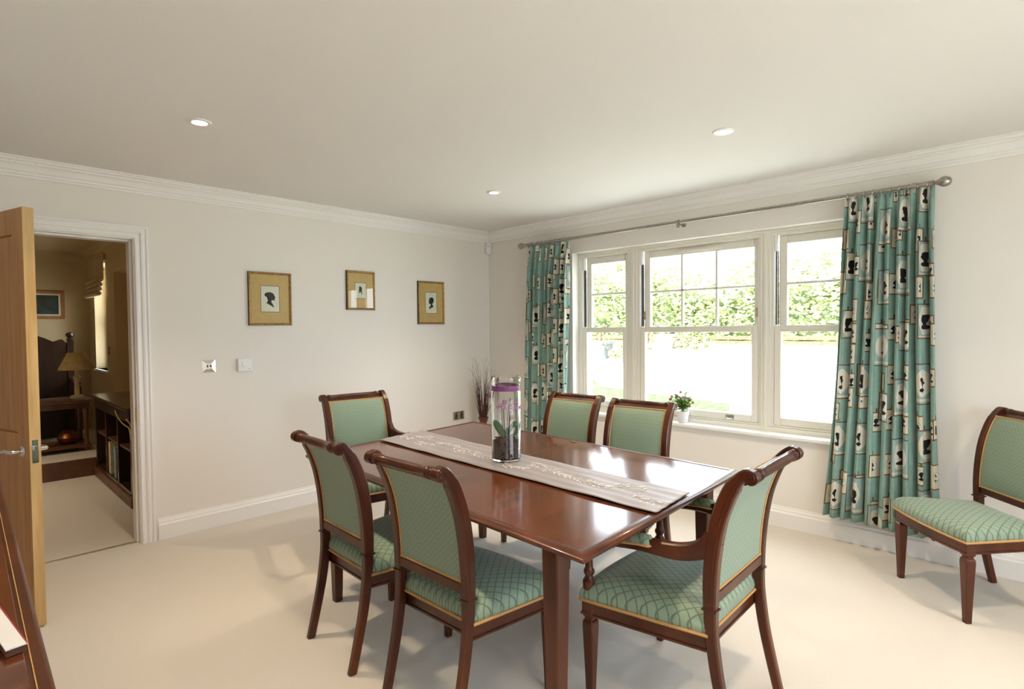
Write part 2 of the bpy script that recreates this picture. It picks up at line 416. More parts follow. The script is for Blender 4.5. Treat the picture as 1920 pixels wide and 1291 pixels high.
# ---------------------------------------------------------------- garden window
FY0, FY1 = .08, .19
def window():
    mb = MB()
    z0, z1 = WZ0, WZ1
    mull = [(WX0, WX0+.045), (1.640, 1.765), (2.745, 2.855), (WX1-.045, WX1)]
    for a, b in mull: 
        mb.bb(a, b, FY0+.012, FY1, z0, z1)
        if b-a > .1:
            c = (a+b)/2; mb.bb(c-.036, c+.036, FY0+.004, FY0+.012, z0+.02, z1-.02); mb.bb(c-.012, c+.012, FY0-.004, FY0+.004, z0+.02, z1-.02)
    mb.bb(WX0, WX1, FY0+.01, FY1, z1-.045, z1); mb.bb(WX0, WX1, FY0, FY0+.01, z1-.022, z1)
    mb.bb(WX0, WX1, FY0-.004, FY1, z0, z0+.035); mb.bb(WX0, WX1, FY0+.01, FY1, z0+.035, z0+.05)
    root = struct(mb.obj('window_1', M['frame'], bevel=.003), 'cream triple sash window onto the garden')
    lights = [(WX0+.045, 1.640, 0, [1.697]), (1.765, 2.745, 2, [1.69]), (2.855, WX1-.045, 0, [1.693])]
    for li, (a, b, nv, hz) in enumerate(lights):
        # upper sash (set back)
        u = MB(); ya, yb = .128, .165; zt, zb = z1-.045, 1.36; st = .055
        gx0, gx1, gz0, gz1 = a+.022+st, b-.012-st*.55, zb+.035, zt-.058
        u.bb(a+.022, gx0, ya, yb, zb, zt); u.bb(gx1, b-.004, ya, yb, zb, zt); u.bb(gx0, gx1, ya, yb, gz1, zt); u.bb(gx0, gx1, ya, yb, zb, gz0)
        for h in hz: u.bb(gx0, gx1, ya+.002, yb-.008, h-.009, h+.009)
        for k in range(nv):
            c = gx0+(gx1-gx0)*(k+1)/(nv+1); u.bb(c-.010, c+.010, ya+.002, yb-.008, gz0, gz1)
        us = u.obj('upper_sash', M['frame'], root, bevel=.004)
        g = MB(); g.bb(gx0-.005, gx1+.005, .148, .152, gz0-.005, gz1+.005); g.obj('glass_pane', M['pane'], us)
        # channel at the left of the upper sash
        ch = MB(); ch.bb(a+.004, a+.012, .112, .124, zb+.04, zt-.11); ch.bb(a+.015, a+.021, .118, .128, zb+.04, zt-.11)
        ch.obj('balance_channel', M['seal'], us)
        cp = MB(); cp.bb(a+.002, a+.020, .095, .125, zt-.11, zt+.0); cp.obj('channel_cap', M['plastic'], us, bevel=.002)
        # lower sash (in front)
        l = MB(); ya, yb = FY0+.010, .126; zt2, zb2 = 1.398, z0+.052
        gx0, gx1, gz0, gz1 = a+.048, b-.048, zb2+.052, 1.352
        l.bb(a+.002, gx0, ya, yb, zb2, zt2); l.bb(gx1, b-.002, ya, yb, zb2, zt2); l.bb(gx0, gx1, ya, yb, zb2, gz0); l.bb(gx0, gx1, ya, yb, gz1, zt2)
        ls = l.obj('lower_sash', M['frame'], root, bevel=.004)
        g = MB(); g.bb(gx0-.005, gx1+.005, .108, .112, gz0-.005, gz1+.005); g.obj('glass_pane', M['pane'], ls)
        if li == 1:
            for cx in (1.93, 2.60):
                k = MB(); k.lathe([(.012, 0), (.012, .006), (.008, .012)], (cx, .112, 1.398), 12); k.box((cx-.012, .11, 1.413), (.055, .010, .006), .35); k.lathe([(.006, 0), (.007, .01), (.004, .014)], (cx-.034, .102, 1.412), 10)
                k.obj('sash_catch', M['chrome'], ls, bevel=.001)
            k = MB(); k.bb(2.515, 2.565, FY0-.006, FY0+.012, zb2+.020, zb2+.026); k.bb(2.51, 2.57, FY0+.004, FY0+.011, zb2+.012, zb2+.040)
            k.tube([(2.52, FY0-.004, zb2+.02), (2.53, FY0-.012, zb2+.012), (2.55, FY0-.012, zb2+.012), (2.56, FY0-.004, zb2+.02)], .004)
            k.obj('sash_lift', M['chrome'], ls)
            for cx in (1.797, 2.722):
                k = MB(); k.bb(cx-.006, cx+.006, .117, .130, 1.46, 1.53); k.bb(cx-.009, cx+.009, .112, .124, 1.485, 1.500)
                k.obj('restrictor', M['brass'], us)
            v = MB(); v.bb(2.10, 2.46, .112, .130, zt-.045, zt-.020); v.bb(2.11, 2.45, .107, .112, zt-.040, zt-.026)
            v.obj('trickle_vent', M['frame'], us, bevel=.002)
    return root
window()
mb = MB(); mb.bb(WX0-.04, WX1+.04, -.035, 0, WZ0-.022, WZ0+.004); mb.bb(WX0+.001, WX1-.001, -.01, FY0-.005, WZ0-.02, WZ0+.004)
struct(mb.obj('trim_6', M['white'], bevel=.006), 'white painted window board')
# unseen side window, added to let more daylight in
mb = MB()
for y in (-3.2, -2.57, -1.89, -1.26): mb.bb(RX+.06, RX+.13, y, y+.06, WZ0, WZ1)
for z in (WZ0, 1.35, WZ1-.06): mb.bb(RX+.06, RX+.13, -3.2, -1.2, z, z+.06)
w2 = struct(mb.obj('window_added_side', M['frame'], bevel=.003))
g = MB(); g.bb(RX+.09, RX+.094, -3.2, -1.2, WZ0, WZ1); g.obj('glass_pane', M['pane'], w2)

mb = MB()  # unseen front window behind the camera, added for fill light
for x in (5.0, 5.54): mb.bb(x, x+.06, RY-.13, RY-.06, 1.2, WZ1)
for z in (1.2, WZ1-.06): mb.bb(5.06, 5.54, RY-.13, RY-.06, z, z+.06)
w4 = struct(mb.obj('window_added_front', M['frame'], bevel=.003))
g = MB(); g.bb(5.05, 5.55, RY-.094, RY-.09, 1.25, WZ1-.05); g.obj('glass_pane', M['pane'], w4)

# ================================================================== DOOR LEAF
def door_leaf():
    hx, hy = .030, -3.985; tx, ty = .873, -3.742
    ang = math.atan2(ty-hy, tx-hx); L = math.hypot(tx-hx, ty-hy); T = .044; Z = 1.975
    root = MB()
    # local x along the leaf, y thickness (0 .. -T); visible face is -T side
    sw = .115; z_rails = [(0.008, .20), (.80, .915), (Z-.12, Z)]
    root.bb(0, sw, -T, 0, .008, Z)
    root.bb(L-sw, L-.006, -T, 0, .008, Z)
    for a, b in z_rails: root.bb(sw, L-sw, -T, 0, a, b)
    root.bb(sw, L-sw, -T+.012, -.012, .2, .8); root.bb(sw, L-sw, -T+.012, -.012, .915, Z-.12)
    o = root.obj('door_1', M['oak'], bevel=.003); o.location = (hx, hy, 0); o.rotation_euler = (0, 0, ang)
    struct(o, 'open oak door with two recessed panels')
    e = MB(); e.bb(L-.006, L, -T, 0, .008, Z); e.obj('door_edge', M['oaklit'], o, bevel=.001)['label'] = 'edge of the oak door, light on it put into the paler colour'
    hz = .838
    for sd_, y in ((-1, -T), (1, 0)):
        h = MB(); cx = L-.062
        h.lathe([(.026, 0), (.026, .006), (.022, .009), (.011, .010), (.010, .045)], (0, 0, 0), 20, 'Y')
        pts = [Vector((0, .042, 0)), Vector((-.02, .05, 0)), Vector((-.05, .052, .002)), Vector((-.085, .050, -.003)), Vector((-.118, .050, -.008))]
        h.tube(pts, [.010, .011, .010, .008, .006], 10)
        hh = h.obj('door_handle', M['chrome'], o)
        hh.location = (cx, y, hz); hh.scale = (1, sd_, 1)
    l = MB(); l.bb(L, L+.0015, -T+.008, -.010, hz-.055, hz+.055); l.bb(L+.0015, L+.010, -T+.014, -.018, hz+.006, hz+.026)
    lo = l.obj('latch_plate', M['chrome'], o, bevel=.001)
    s = MB(); s.lathe([(.004, 0), (.003, .001)], (L+.0015, -T/2-.001, hz-.042), 8, 'X'); s.lathe([(.004, 0), (.003, .001)], (L+.0015, -T/2-.001, hz+.042), 8, 'X'); s.obj('screw', M['nickel'], lo)
    for z in (.2, 1.0, 1.78):
        g = MB(); g.lathe([(.007, -.05), (.007, .05)], (-.008, 0.004, z), 10); g.obj('hinge', M['chrome'], o)
door_leaf()
mb = MB(); mb.bb(-.040, -.012, DY1-.0015, DY1, .80, .90); tag(mb.obj('strike_plate', M['brass']), 'small metal strike plate on the white door jamb', 'strike plate')

# ================================================================== TABLE
TQ = [(3.362, -2.825), (3.295, -1.571), (1.375, -1.460), (1.499, -2.747)]
TZ = .75
def table():
    cx, cy = sum(q[0] for q in TQ)/4, sum(q[1] for q in TQ)/4
    root = thing('dining_table', 'long polished mahogany dining table with square tapered legs', 'table', (cx, cy, 0), 0)
    Q = [Vector((q[0]-cx, q[1]-cy)) for q in TQ]
    def inset(d):
        out = []
        for i in range(4):
            a, b, c = Q[i-1], Q[i], Q[(i+1) % 4]
            e1, e2 = (b-a).normalized(), (c-b).normalized()
            n1, n2 = Vector((-e1.y, e1.x)), Vector((-e2.y, e2.x))
            if n1.dot(-b) < 0: n1 = -n1
            if n2.dot(-b) < 0: n2 = -n2
            # solve p.n1 = b.n1+d ; p.n2=b.n2+d
            det = n1.x*n2.y-n1.y*n2.x; r1, r2 = b.dot(n1)+d, b.dot(n2)+d
            out.append(Vector(((r1*n2.y-r2*n1.y)/det, (n1.x*r2-n2.x*r1)/det)))
        return out
    def ring(d, z): return [Vector((q.x, q.y, z)) for q in inset(d)]
    t = MB(); t.loft([ring(.040, TZ-.003), ring(.040, TZ-.024)]); t.obj('table_top', M['top'], root, angle=30)
    r = MB()
    rr = [(.040, TZ-.0035), (.037, TZ-.001), (.030, TZ-.0), (.014, TZ-.001), (.005, TZ-.006), (.0, TZ-.013), (.004, TZ-.022), (.012, TZ-.026), (.045, TZ-.027)]
    r.loft([ring(d, z) for d, z in rr], caps=False, closed=False); r.obj('edge_moulding', M['wood'], root, angle=50)
    # seam of the leaf
    s = MB(); f = lambda u, i, j: Q[i].lerp(Q[j], u)
    a, b = f(.497, 1, 2), f(.497, 0, 3)
    d = (b-a).normalized(); a2, b2 = a+d*.045, b-d*.045; n_ = Vector((-d.y, d.x))*.0012
    s.loft([[Vector((*(a2-n_), TZ-.0034)), Vector((*(a2+n_), TZ-.0034)), Vector((*(a2+n_), TZ-.0026)), Vector((*(a2-n_), TZ-.0026))], [Vector((*(b2-n_), TZ-.0034)), Vector((*(b2+n_), TZ-.0034)), Vector((*(b2+n_), TZ-.0026)), Vector((*(b2-n_), TZ-.0026))]])
    s.obj('leaf_seam', M['nickel'], root)
    k = MB(); k.box((a2.x, a2.y-.012, TZ-.001), (.02, .012, .003)); k.tube([(a2.x-.02, a2.y-.012, TZ), (a2.x, a2.y-.018, TZ+.001), (a2.x+.025, a2.y-.010, TZ)], .0018, 6); k.obj('leaf_clip', M['nickel'], root)
    # legs inset from each corner, and a shallow frame set well in
    E = [(3.195, -2.745), (3.165, -1.665), (1.565, -1.560), (1.66, -2.665)]
    L = [Vector((q[0]-cx, q[1]-cy)) for q in E]
    for q in L:
        g = MB(); rings = []
        for z, w in ((TZ-.027, .032), (.60, .031), (.30, .026), (.06, .0215), (0, .0195)):
            c = .004; rings.append([Vector((q.x+x, q.y+y, z)) for x, y in ((-w+c, -w), (w-c, -w), (w, -w+c), (w, w-c), (w-c, w), (-w+c, w), (-w, w-c), (-w, -w+c))])
        g.loft(rings); g.obj('leg', M['wood'], root, angle=30)
    fr = MB(); I = inset(.27)
    for i in range(4):
        a, b = I[i], I[(i+1) % 4]; c = (a+b)/2; an = math.atan2((b-a).y, (b-a).x)
        fr.box((c.x, c.y, TZ-.045), ((b-a).length, .022, .036), an)
    fr.obj('apron', M['wood'], root)
    return root
table()

def runner():
    P = [Vector((3.325, -2.368)), Vector((3.300, -2.070)), Vector((1.445, -1.958)), Vector((1.492, -2.296))]
    z0 = TZ+.0012
    def at(u, v):
        return P[3].lerp(P[0], u).lerp(P[2].lerp(P[1], u), v)
    rnd = random.Random(3); ph = [rnd.uniform(0, 6) for _ in range(6)]
    def z(u, v):
        e = .0016*(1+math.sin(u*37+v*9+ph[0])*math.sin(v*7+ph[1]+u*5))+.0012*(1+math.sin(v*31+u*6+ph[2]))
        return z0+.0015+e
    mb = MB(); nu, nv = 150, 24
    mb.grid(lambda u, v: (*at(u, v), z(u, v)), nu, nv)
    o = mb.obj('table_runner', M['runner'], solid=.0022)
    tag(o, 'mauve silk table runner with pale embroidered leaf sprays along the table', 'table runner')
    em = MB()
    def leaf(u, v, a, s):
        c = at(u, v); d = Vector((math.cos(a), math.sin(a))); n = Vector((-d.y, d.x))
        pts = [c-d*s, c-d*s*.3+n*s*.28, c+d*s*.4+n*s*.26, c+d*s, c+d*s*.4-n*s*.26, c-d*s*.3-n*s*.28]
        zz = z(u, v)+.0030
        em.prism([(q.x, q.y) for q in pts], lambda x, y: (x, y, zz-.0025), lambda x, y: (x, y, zz))
    for band in ((.02, .98),):
        for k in range(15):
            u0 = .04+k*.065; v0 = .5+.12*math.sin(k*2.1); a0 = rnd.uniform(-.5, .5)+(PI if k % 2 else 0)
            pts = []
            for t in range(9):
                tt = t/8; uu = u0+(tt-.5)*.085*math.cos(a0); vv = v0+(tt-.5)*.30*math.sin(a0)+.10*math.sin(tt*3)*(1 if k % 2 else -1)
                vv = min(.9, max(.1, vv)); pts.append((uu, vv))
            em.tube([(*at(*q), z(*q)+.002) for q in pts], .0011, 5)
            for t, q in enumerate(pts[1:]):
                for sgn in (-1, 1):
                    u_, v_ = q[0]+rnd.uniform(-.004, .004), q[1]+sgn*.055+rnd.uniform(-.02, .02)
                    if .02 < u_ < .98 and .06 < v_ < .94 and rnd.random() < .8: leaf(u_, v_, a0+sgn*.7+rnd.uniform(-.3, .3), rnd.uniform(.009, .015))
    em.obj('embroidery', M['thread'], o)
runner()

# ================================================================== CHAIRS
def spl(P, n):
    """Catmull-Rom through points"""
    out = []; P = [Vector(p) for p in P]; Q = [P[0]*2-P[1]]+P+[P[-1]*2-P[-2]]
    for i in range(len(P)-1):
        a, b, c, d = Q[i:i+4]
        for k in range(n):
            t = k/n; out.append(.5*((2*b)+(c-a)*t+(2*a-5*b+4*c-d)*t*t+(3*b-a-3*c+d)*t**3))
    out.append(P[-1]); return out
def make_chair(name, label, arm, group=None):
    root = thing(name, label, 'chair', group=group)
    if arm: wt, wb, wf, ysf, ht, yt = .226, .236, .300, .470, .932, -.127
    else: wt, wb, wf, ysf, ht, yt = .208, .208, .268, .405, .930, -.120
    zs = .382
    tw = .034
    # rear post and sabre leg as one curve
    spine_low = spl([(0, -.075, 0), (0, -.046, .12), (0, -.018, .25), (0, 0, .38), (0, .004, .47)], 6)
    spine_up = spl([(0, .004, .47), (0, .003, .56), (0, -.005, .66), (0, -.022, .76), (0, -.048, .84), (0, -.074, .893), (0, yt+.019, ht+.0015), (0, yt+.002, ht+.0065), (0, yt-.009, ht-.0005)], 7)
    def ring(p, t, w, d, xc):
        n = Vector((0, -t.z, t.y)).normalized()   # in plane, points to -y/back for upward tangent
        c = .005; out = []
        for x, k in ((-w+c, -d), (w-c, -d), (w, -d+c), (w, d-c), (w-c, d), (-w+c, d), (-w, d-c), (-w, -d+c)):
            out.append(Vector((xc+x, 0, 0))+p+n*k)
        return out
    def sweep(mb, path, wf_, df_, xc, taper=None):
        rings = []
        for i, p in enumerate(path):
            t = (path[min(i+1, len(path)-1)]-path[max(i-1, 0)]).normalized()
            rings.append(ring(p, t, wf_(i/(len(path)-1)), df_(i/(len(path)-1)), xc))
        mb.loft(rings)
    for s in (-1, 1):
        mb = MB(); xc = s*(wb-tw/2)
        sweep(mb, spine_low, lambda u: tw/2-.003*(1-u), lambda u: .0165+.004*u, xc)
        mb.obj('leg', M['wood'], root, angle=30)
    for s in (-1, 1):
        pm = MB(); xc = s*(wb-tw/2)
        sweep(pm, spine_up, lambda u: tw/2+.0015, lambda u: (.021+.004*math.sin(min(1, u*1.3)*PI)) if u < .62 else .021-.0115*min(1, (u-.62)/.24), xc)
        # scroll disc at the top with a raised spiral
        x0 = xc-s*tw/2; x1 = xc+s*(tw/2+.002)
        c = (0, yt, ht-.008)
        pm.lathe([(.0, min(x0, x1)), (.021, min(x0, x1)), (.023, min(x0, x1)+.003), (.023, max(x0, x1)-.003), (.021, max(x0, x1)), (0, max(x0, x1))], c, 24, 'X', caps=False)
        sp_ = [(x1+s*.0005, yt+math.cos(a)*(.017-.0026*a/1.6), ht-.008+math.sin(a)*(.017-.0026*a/1.6)) for a in [k*.45 for k in range(21)]]
        pm.tube(sp_, .0022, 6)
        # bead down the outside of the post
        sd_ = [p+Vector((xc+s*(tw/2+.0015), 0, 0)) for p in spine_up[2:-5]]
        pm.tube([q+Vector((0, -.008, 0)) for q in sd_], .0022, 6)
        pm.box((xc, .004, .470), (tw+.006, .050, .006))
        pm.obj('back_post', M['wood'], root, angle=30)
    rl = MB(); w_ = wb-tw
    prof_ = [(.018, -w_), (.018, -w_+.018), (.0215, -w_+.020), (.0215, -w_+.026), (.018, -w_+.029), (.021, -w_+.034), (.0185, -w_+.038), (.0185, -w_+.10), (.0195, 0), (.0185, w_-.10), (.0185, w_-.038), (.021, w_-.034), (.018, w_-.029), (.0215, w_-.026), (.0215, w_-.020), (.018, w_-.018), (.018, w_)]
    rl.lathe(prof_, (0, yt, ht-.008), 20, 'X')
    rl.box((0, yt+.022, ht-.026), (2*w_, .030, .020), m=Matrix.Rotation(-.6, 3, 'X'))
    rl.obj('top_rail', M['wood'], root, angle=40)
    # lower back rail
    lr = MB(); lr.box((0, -.001, .506), (2*(wb-tw)+.004, .026, .038)); lr.obj('back_rail', M['wood'], root, bevel=.004)
    # padded back
    path = [p for p in spine_up if p.z > .523]
    path = [Vector((0, .003, .524))]+path; zt_ = ht-.030
    path = [p for p in path if p.z < zt_]
    pw = wb-tw-.001
    cum = [0]
    for i in range(1, len(path)): cum.append(cum[-1]+(path[i]-path[i-1]).length)
    tot = cum[-1]
    def along(v):
        d = v*tot
        for i in range(1, len(path)):
            if cum[i] >= d-1e-9:
                k = (d-cum[i-1])/(cum[i]-cum[i-1]); p = path[i-1].lerp(path[i], k); t = (path[i]-path[i-1]).normalized(); return p, Vector((0, -t.z, t.y))
        return path[-1], Vector((0, -1, 0))
    def face(sgn, th, bul):
        def f(u, v):
            p, n = along(v); x = (u*2-1)*pw
            b = bul*(1-(2*u-1)**4)*(1-(2*v-1)**6)
            return Vector((x, 0, 0))+p+n*sgn*(th+b)
        return f
    # n points backwards (-y); sgn -1 = front
    cu = MB(); NU, NV = 14, 20
    ff, fb = face(-1, .012, .012), face(1, .012, .004)
    rings = []
    for j in range(NV+1):
        v = j/NV; rings.append([ff(i/NU, v) for i in range(NU+1)]+[fb(1-i/NU, v) for i in range(NU+1)])
    cu.loft(rings); cu.obj('backrest', M['fab_back'], root, angle=60)
    gm = MB()
    for g_, th in ((ff, -1), (fb, 1)):
        e = .012
        lines = [[g_(e, v/16) for v in range(17)], [g_(1-e, v/16) for v in range(17)], [g_(u/6, .012) for u in range(7)], [g_(u/6, .985) for u in range(7)]]
        for l in lines: gm.tube(l, .0048, 6)
    gm.obj('back_braid', M['gimp'], root)
    # seat outline
    yb = .012; wr = wb-.002
    def outline(ins, n=8, bow=.022):
        pts = []
        A, B = (wr-ins, yb+ins), (wf-ins, ysf-ins)
        for k in range(n+1):
            t = k/n; pts.append((A[0]+(B[0]-A[0])*t, A[1]+(B[1]-A[1])*t))
        for k in range(1, 2*n):
            t = k/(2*n); x = B[0]-(2*B[0])*t; pts.append((x, B[1]+bow*(1-(2*t-1)**2)))
        for k in range(n+1):
            t = k/n; pts.append((-B[0]+(B[0]-A[0])*t, B[1]-(B[1]-A[1])*t))
        for k in range(1, n): pts.append((-A[0]+2*A[0]*k/n, A[1]))
        return pts
    sr = MB(); o0, o1 = outline(.006), outline(.034)
    def band(mb, oo, oi, za, zb_):
        n = len(oo); rings = [[Vector((x, y, za)) for x, y in oo], [Vector((x, y, zb_)) for x, y in oo], [Vector((x, y, zb_)) for x, y in oi], [Vector((x, y, za)) for x, y in oi]]
        mb.loft(rings, caps=False, closed=True)
    band(sr, o0, o1, .326, .380)
    o2 = outline(.002); band(sr, o2, outline(.01), .328, .336)
    sr.obj('seat_rail', M['wood'], root, angle=40)
    br = MB(); oo = outline(-.001); br.tube([(x, y, .384) for x, y in oo]+[(*oo[0], .384)], .0058, 6); br.obj('seat_braid', M['gimp'], root)
    st = MB(); rings = []
    for z, ins in ((.376, .008), (.388, .001), (.402, -.001), (.420, .002), (.436, .012), (.448, .032), (.457, .062), (.464, .105), (.468, .15)):
        rings.append([Vector((x, y*1.0, z)) for x, y in outline(ins, bow=.022 if ins < .06 else .015)])
    st.loft(rings); st.obj('seat', M['fab_seat'], root, angle=70)
    # front legs
    lx, ly = wf-.030, ysf-.028
    for s in (-1, 1):
        g = MB(); rr = []
        for z, w in ((.374, .0225), (.322, .0225), (.319, .020), (.314, .0165), (.308, .0165), (.304, .020), (.300, .0225), (.285, .0235), (.10, .0165), (.0, .0135)):
            c = w*.18; rr.append([Vector((s*lx+x, ly+y, z)) for x, y in ((-w+c, -w), (w-c, -w), (w, -w+c), (w, w-c), (w-c, w), (-w+c, w), (-w, w-c), (-w, -w+c))])
        g.loft(rr)
        g.tube([(s*lx+math.cos(a)*.012, ly+.0232, .349+math.sin(a)*.012) for a in [k*PI/6 for k in range(13)]], .0015, 5)
        if arm:
            g.lathe([(.0225, .374), (.021, .40), (.024, .435), (.024, .452), (.017, .462), (.014, .470), (.020, .480), (.021, .490), (.015, .500), (.0135, .53), (.017, .56), (.0135, .575), (.019, .585), (.019, .600)], (s*(lx+.002), ly+.004, 0), 18)
        g.obj('leg', M['wood'], root, angle=30)
    if arm:
        am = MB(); pads = MB(); bd = MB()
        for s in (-1, 1):
            path_ = spl([(s*(wb-.019), -.010, .712), (s*(wb-.013), .030, .664), (s*(wb+.002), .090, .643), (s*(wb+.016), .160, .640), (s*(wb+.028), .235, .642), (s*(wb+.038), .33, .632), (s*(lx+.004), ly+.01, .612)], 5)
            rings = []
            m_ = len(path_)
            for i, p in enumerate(path_):
                t = (path_[min(i+1, m_-1)]-path_[max(i-1, 0)]).normalized(); sd_ = t.cross(Vector((0, 0, 1))).normalized(); up = sd_.cross(t)
                u = i/(m_-1); hw = .0165; hh = .014*(1-u)**2+.0180+.004*math.sin(u*PI); c = .005
                rings.append([p+sd_*x+up*y for x, y in ((-hw+c, -hh), (hw-c, -hh), (hw, -hh+c), (hw, hh-c), (hw-c, hh), (-hw+c, hh), (-hw, hh-c), (-hw, -hh+c))])
            am = MB(); am.loft(rings); am.lathe([(.0, -.02), (.020, -.018), (.022, 0), (.020, .018), (0, .02)], (s*(lx+.004), ly+.016, .610), 16, 'X', caps=False)
            am.obj('arm', M['wood'], root, angle=35)
            i0 = int(m_*.55); pr = path_[i0:-1]; rings = []
            for i, p in enumerate(pr):
                u = i/(len(pr)-1); e = min(1, math.sin(u*PI)*3+.25); w = .026*e; h = .032*min(1, e+.1)
                t = (pr[min(i+1, len(pr)-1)]-pr[max(i-1, 0)]).normalized(); sd_ = t.cross(Vector((0, 0, 1))).normalized(); up = sd_.cross(t)
                rings.append([p+sd_*w*math.cos(a)+up*(.004+h*max(-.1, math.sin(a))) for a in [k*PI/6 for k in range(12)]])
            pd = MB(); pd.loft(rings); pad = pd.obj('arm_pad', M['fab_seat'], root, angle=60)
            bd = MB(); bd.tube([r[0] for r in rings]+[r[6] for r in rings[::-1]]+[rings[0][0]], .0045, 6); bd.obj('pad_braid', M['gimp'], pad)
    return root
side0 = make_chair('dining_chair', 'green mahogany side chair at the near long side of the table, nearest the oak door', False, 'dining chairs with scrolled backs')
arm0 = make_chair('carver_chair', 'green upholstered mahogany armchair at the window-right end of the table, bare carpet behind it', True, 'armchairs at the table ends')
def put(o, x, y, a, label=None, src=None):
    if label: o['label'] = label
    o.location = (x, y, 0); o.rotation_euler = (0, 0, a); return o
others = [(2.685, -2.837, math.radians(1.5), 'green side chair pulled out at the near long side, closest to the viewer'),
          (1.955, -1.137, math.radians(181), 'green side chair on the window side of the table, in front of the left curtain'),
          (2.492, -1.165, math.radians(185), 'green side chair on the window side, in front of the small flowering pot'),
          (4.139, -.322, math.radians(131.6), 'green side chair standing alone against the wall beside the right curtain')]
for x, y, a, lb in others: put(copy_tree(side0), x, y, a, lb)
put(side0, 2.087, -2.853, math.radians(-1.7))
put(copy_tree(arm0), .831, -2.029, -1.681, 'green armchair at the far end of the table, in front of the picture wall')
put(arm0, 3.500, -2.110, 1.60, 'green mahogany armchair at the table end opposite the pictures, back turned to the open room')

# ================================================================== VASE AND ORCHID
VX, VY = 2.395, -2.158; VZ = TZ+.0075
v = MB(); ro, ri = .071, .0665; hgt = .405
v.lathe([(0, 0), (ro-.006, 0), (ro, .006), (ro, hgt-.075), (ro-.008, hgt-.062), (ro-.008, hgt-.050), (ro, hgt-.040), (ro+.002, hgt-.004), (ro, hgt), (ri, hgt), (ri, hgt-.040), (ri-.008, hgt-.050), (ri-.008, hgt-.062), (ri, hgt-.075), (ri, .016), (ri-.008, .010), (0, .010)], (0, 0, 0), 48, caps=False)
vo = v.obj('glass_vase', M['glass'], angle=50); vo.location = (VX, VY, VZ); tag(vo, 'tall clear glass cylinder vase with purple ribbon on the table runner', 'vase')
rb = MB()
rb.lathe([(ro-.0065, hgt-.068), (ro-.004, hgt-.068), (ro-.003, hgt-.056), (ro-.004, hgt-.044), (ro-.0065, hgt-.044)], (0, 0, 0), 40, caps=False)
rb.grid(lambda a, b: (-(ro-.004)-.03*b-.004*math.sin(b*5), -.004+a*.014-.022*b, hgt-.050-.055*b-a*.004), 3, 8)
rb.grid(lambda a, b: (-(ro-.004)-.012*b, -.010+a*.012-.010*b, hgt-.052-.030*b), 3, 6)
rb.obj('ribbon', M['ribbon'], vo, solid=.0012)
def orchid():
    root = thing('orchid_plant', 'purple orchid growing in bark soil inside the tall glass vase', 'plant', (VX, VY, VZ+.0105))
    rnd = random.Random(5); r = ri-.0015
    s = MB(); prof_ = [(0, 0), (r-.008, 0), (r-.001, .008), (r-.001, .092)]
    s.lathe(prof_+[(r*.7, .100), (r*.35, .104), (0, .102)], (0, 0, 0), 32, caps=False)
    for k in range(70):
        a, q = rnd.uniform(0, 2*PI), rnd.uniform(0, .052); s.box((q*math.cos(a), q*math.sin(a), .100+rnd.uniform(0, .007)), (rnd.uniform(.006, .016), rnd.uniform(.004, .008), .004), m=Matrix.Rotation(rnd.uniform(0, 3), 3, 'Z') @ Matrix.Rotation(rnd.uniform(-.5, .5), 3, 'X'))
    s.obj('soil', M['soil'], root)
    def leafm(pts, w):
        mb = MB()
        P = spl(pts, 6)
        def f(u, v):
            i = min(len(P)-1, int(round(v*(len(P)-1)))); p = P[i]; t = (P[min(i+1, len(P)-1)]-P[max(i-1, 0)]).normalized()
            sd_ = t.cross(Vector((.45, -.6, .5))).normalized(); ww = w*math.sin(min(1, v*.93+.07)*PI)**.6
            return p+sd_*(2*u-1)*ww+t.cross(sd_)*(abs(2*u-1)**2)*.004
        mb.grid(f, 4, len(P)-1); return mb
    for pts, w in (([(0, 0, .10), (-.02, -.015, .135), (-.040, -.026, .168), (-.052, -.030, .185)], .017), ([(.0, 0, .10), (.020, .01, .15), (.040, .022, .172), (.050, .026, .150), (.040, .015, .122), (.020, .0, .116)], .013), ([(0, 0, .10), (-.01, .02, .13), (-.025, .035, .15)], .014)):
        leafm(pts, w).obj('leaf', M['leaf'], root, solid=.0015, angle=80)
    tips = []
    for dx, dy, bend, h in ((-.018, -.008, -.004, .262), (.016, .008, .012, .275)):
        st = MB(); p = spl([(dx*.4, dy*.4, .10), (dx, dy, .17), (dx+bend, dy, .235), (dx+bend*1.5, dy+.004, h)], 6)
        st.tube(p, .0017, 6); st.tube([(dx*.5+.006, dy*.5, .10), (dx+.006, dy, h+.015)], .0020, 6); st.obj('stem', M['twig'], root); tips.append(Vector(p[-1]))
    st = MB(); p = spl([(.01, 0, .10), (-.0, .01, .18), (.012, .005, .24), (.02, 0, .255)], 6); st.tube(p, .0012, 6); st.obj('stem', M['leaf'], root)
    cs = [tips[0]+Vector((-.012, -.008, -.012)), tips[0]+Vector((.012, .010, .004)), tips[0]+Vector((.020, -.004, -.016)), tips[1]+Vector((-.010, 0, -.022)), tips[1]+Vector((.012, .012, -.010)), tips[1]+Vector((.024, .014, -.030)), tips[1]+Vector((0, -.01, -.036))]
    for c in cs:
        fl = MB(); d = Vector((.5+rnd.uniform(-.3, .3), -.8, rnd.uniform(-.3, .3))).normalized(); a_ = d.cross(Vector((0, 0, 1))).normalized(); b_ = d.cross(a_)
        for k in range(5):
            an = k*2*PI/5+.3; e = a_*math.cos(an)+b_*math.sin(an); pn = d.cross(e)
            fl.grid(lambda u, v: c+e*.015*v+pn*(2*u-1)*.0062*math.sin(min(1, v*.85+.12)*PI)+d*.003*math.sin(v*3), 3, 4)
        fl.lathe([(0, -.003), (.003, 0), (0, .004)], c+d*.003, 6, caps=False)
        fl.obj('flower', M['pink'], root, solid=.0008)
orchid()

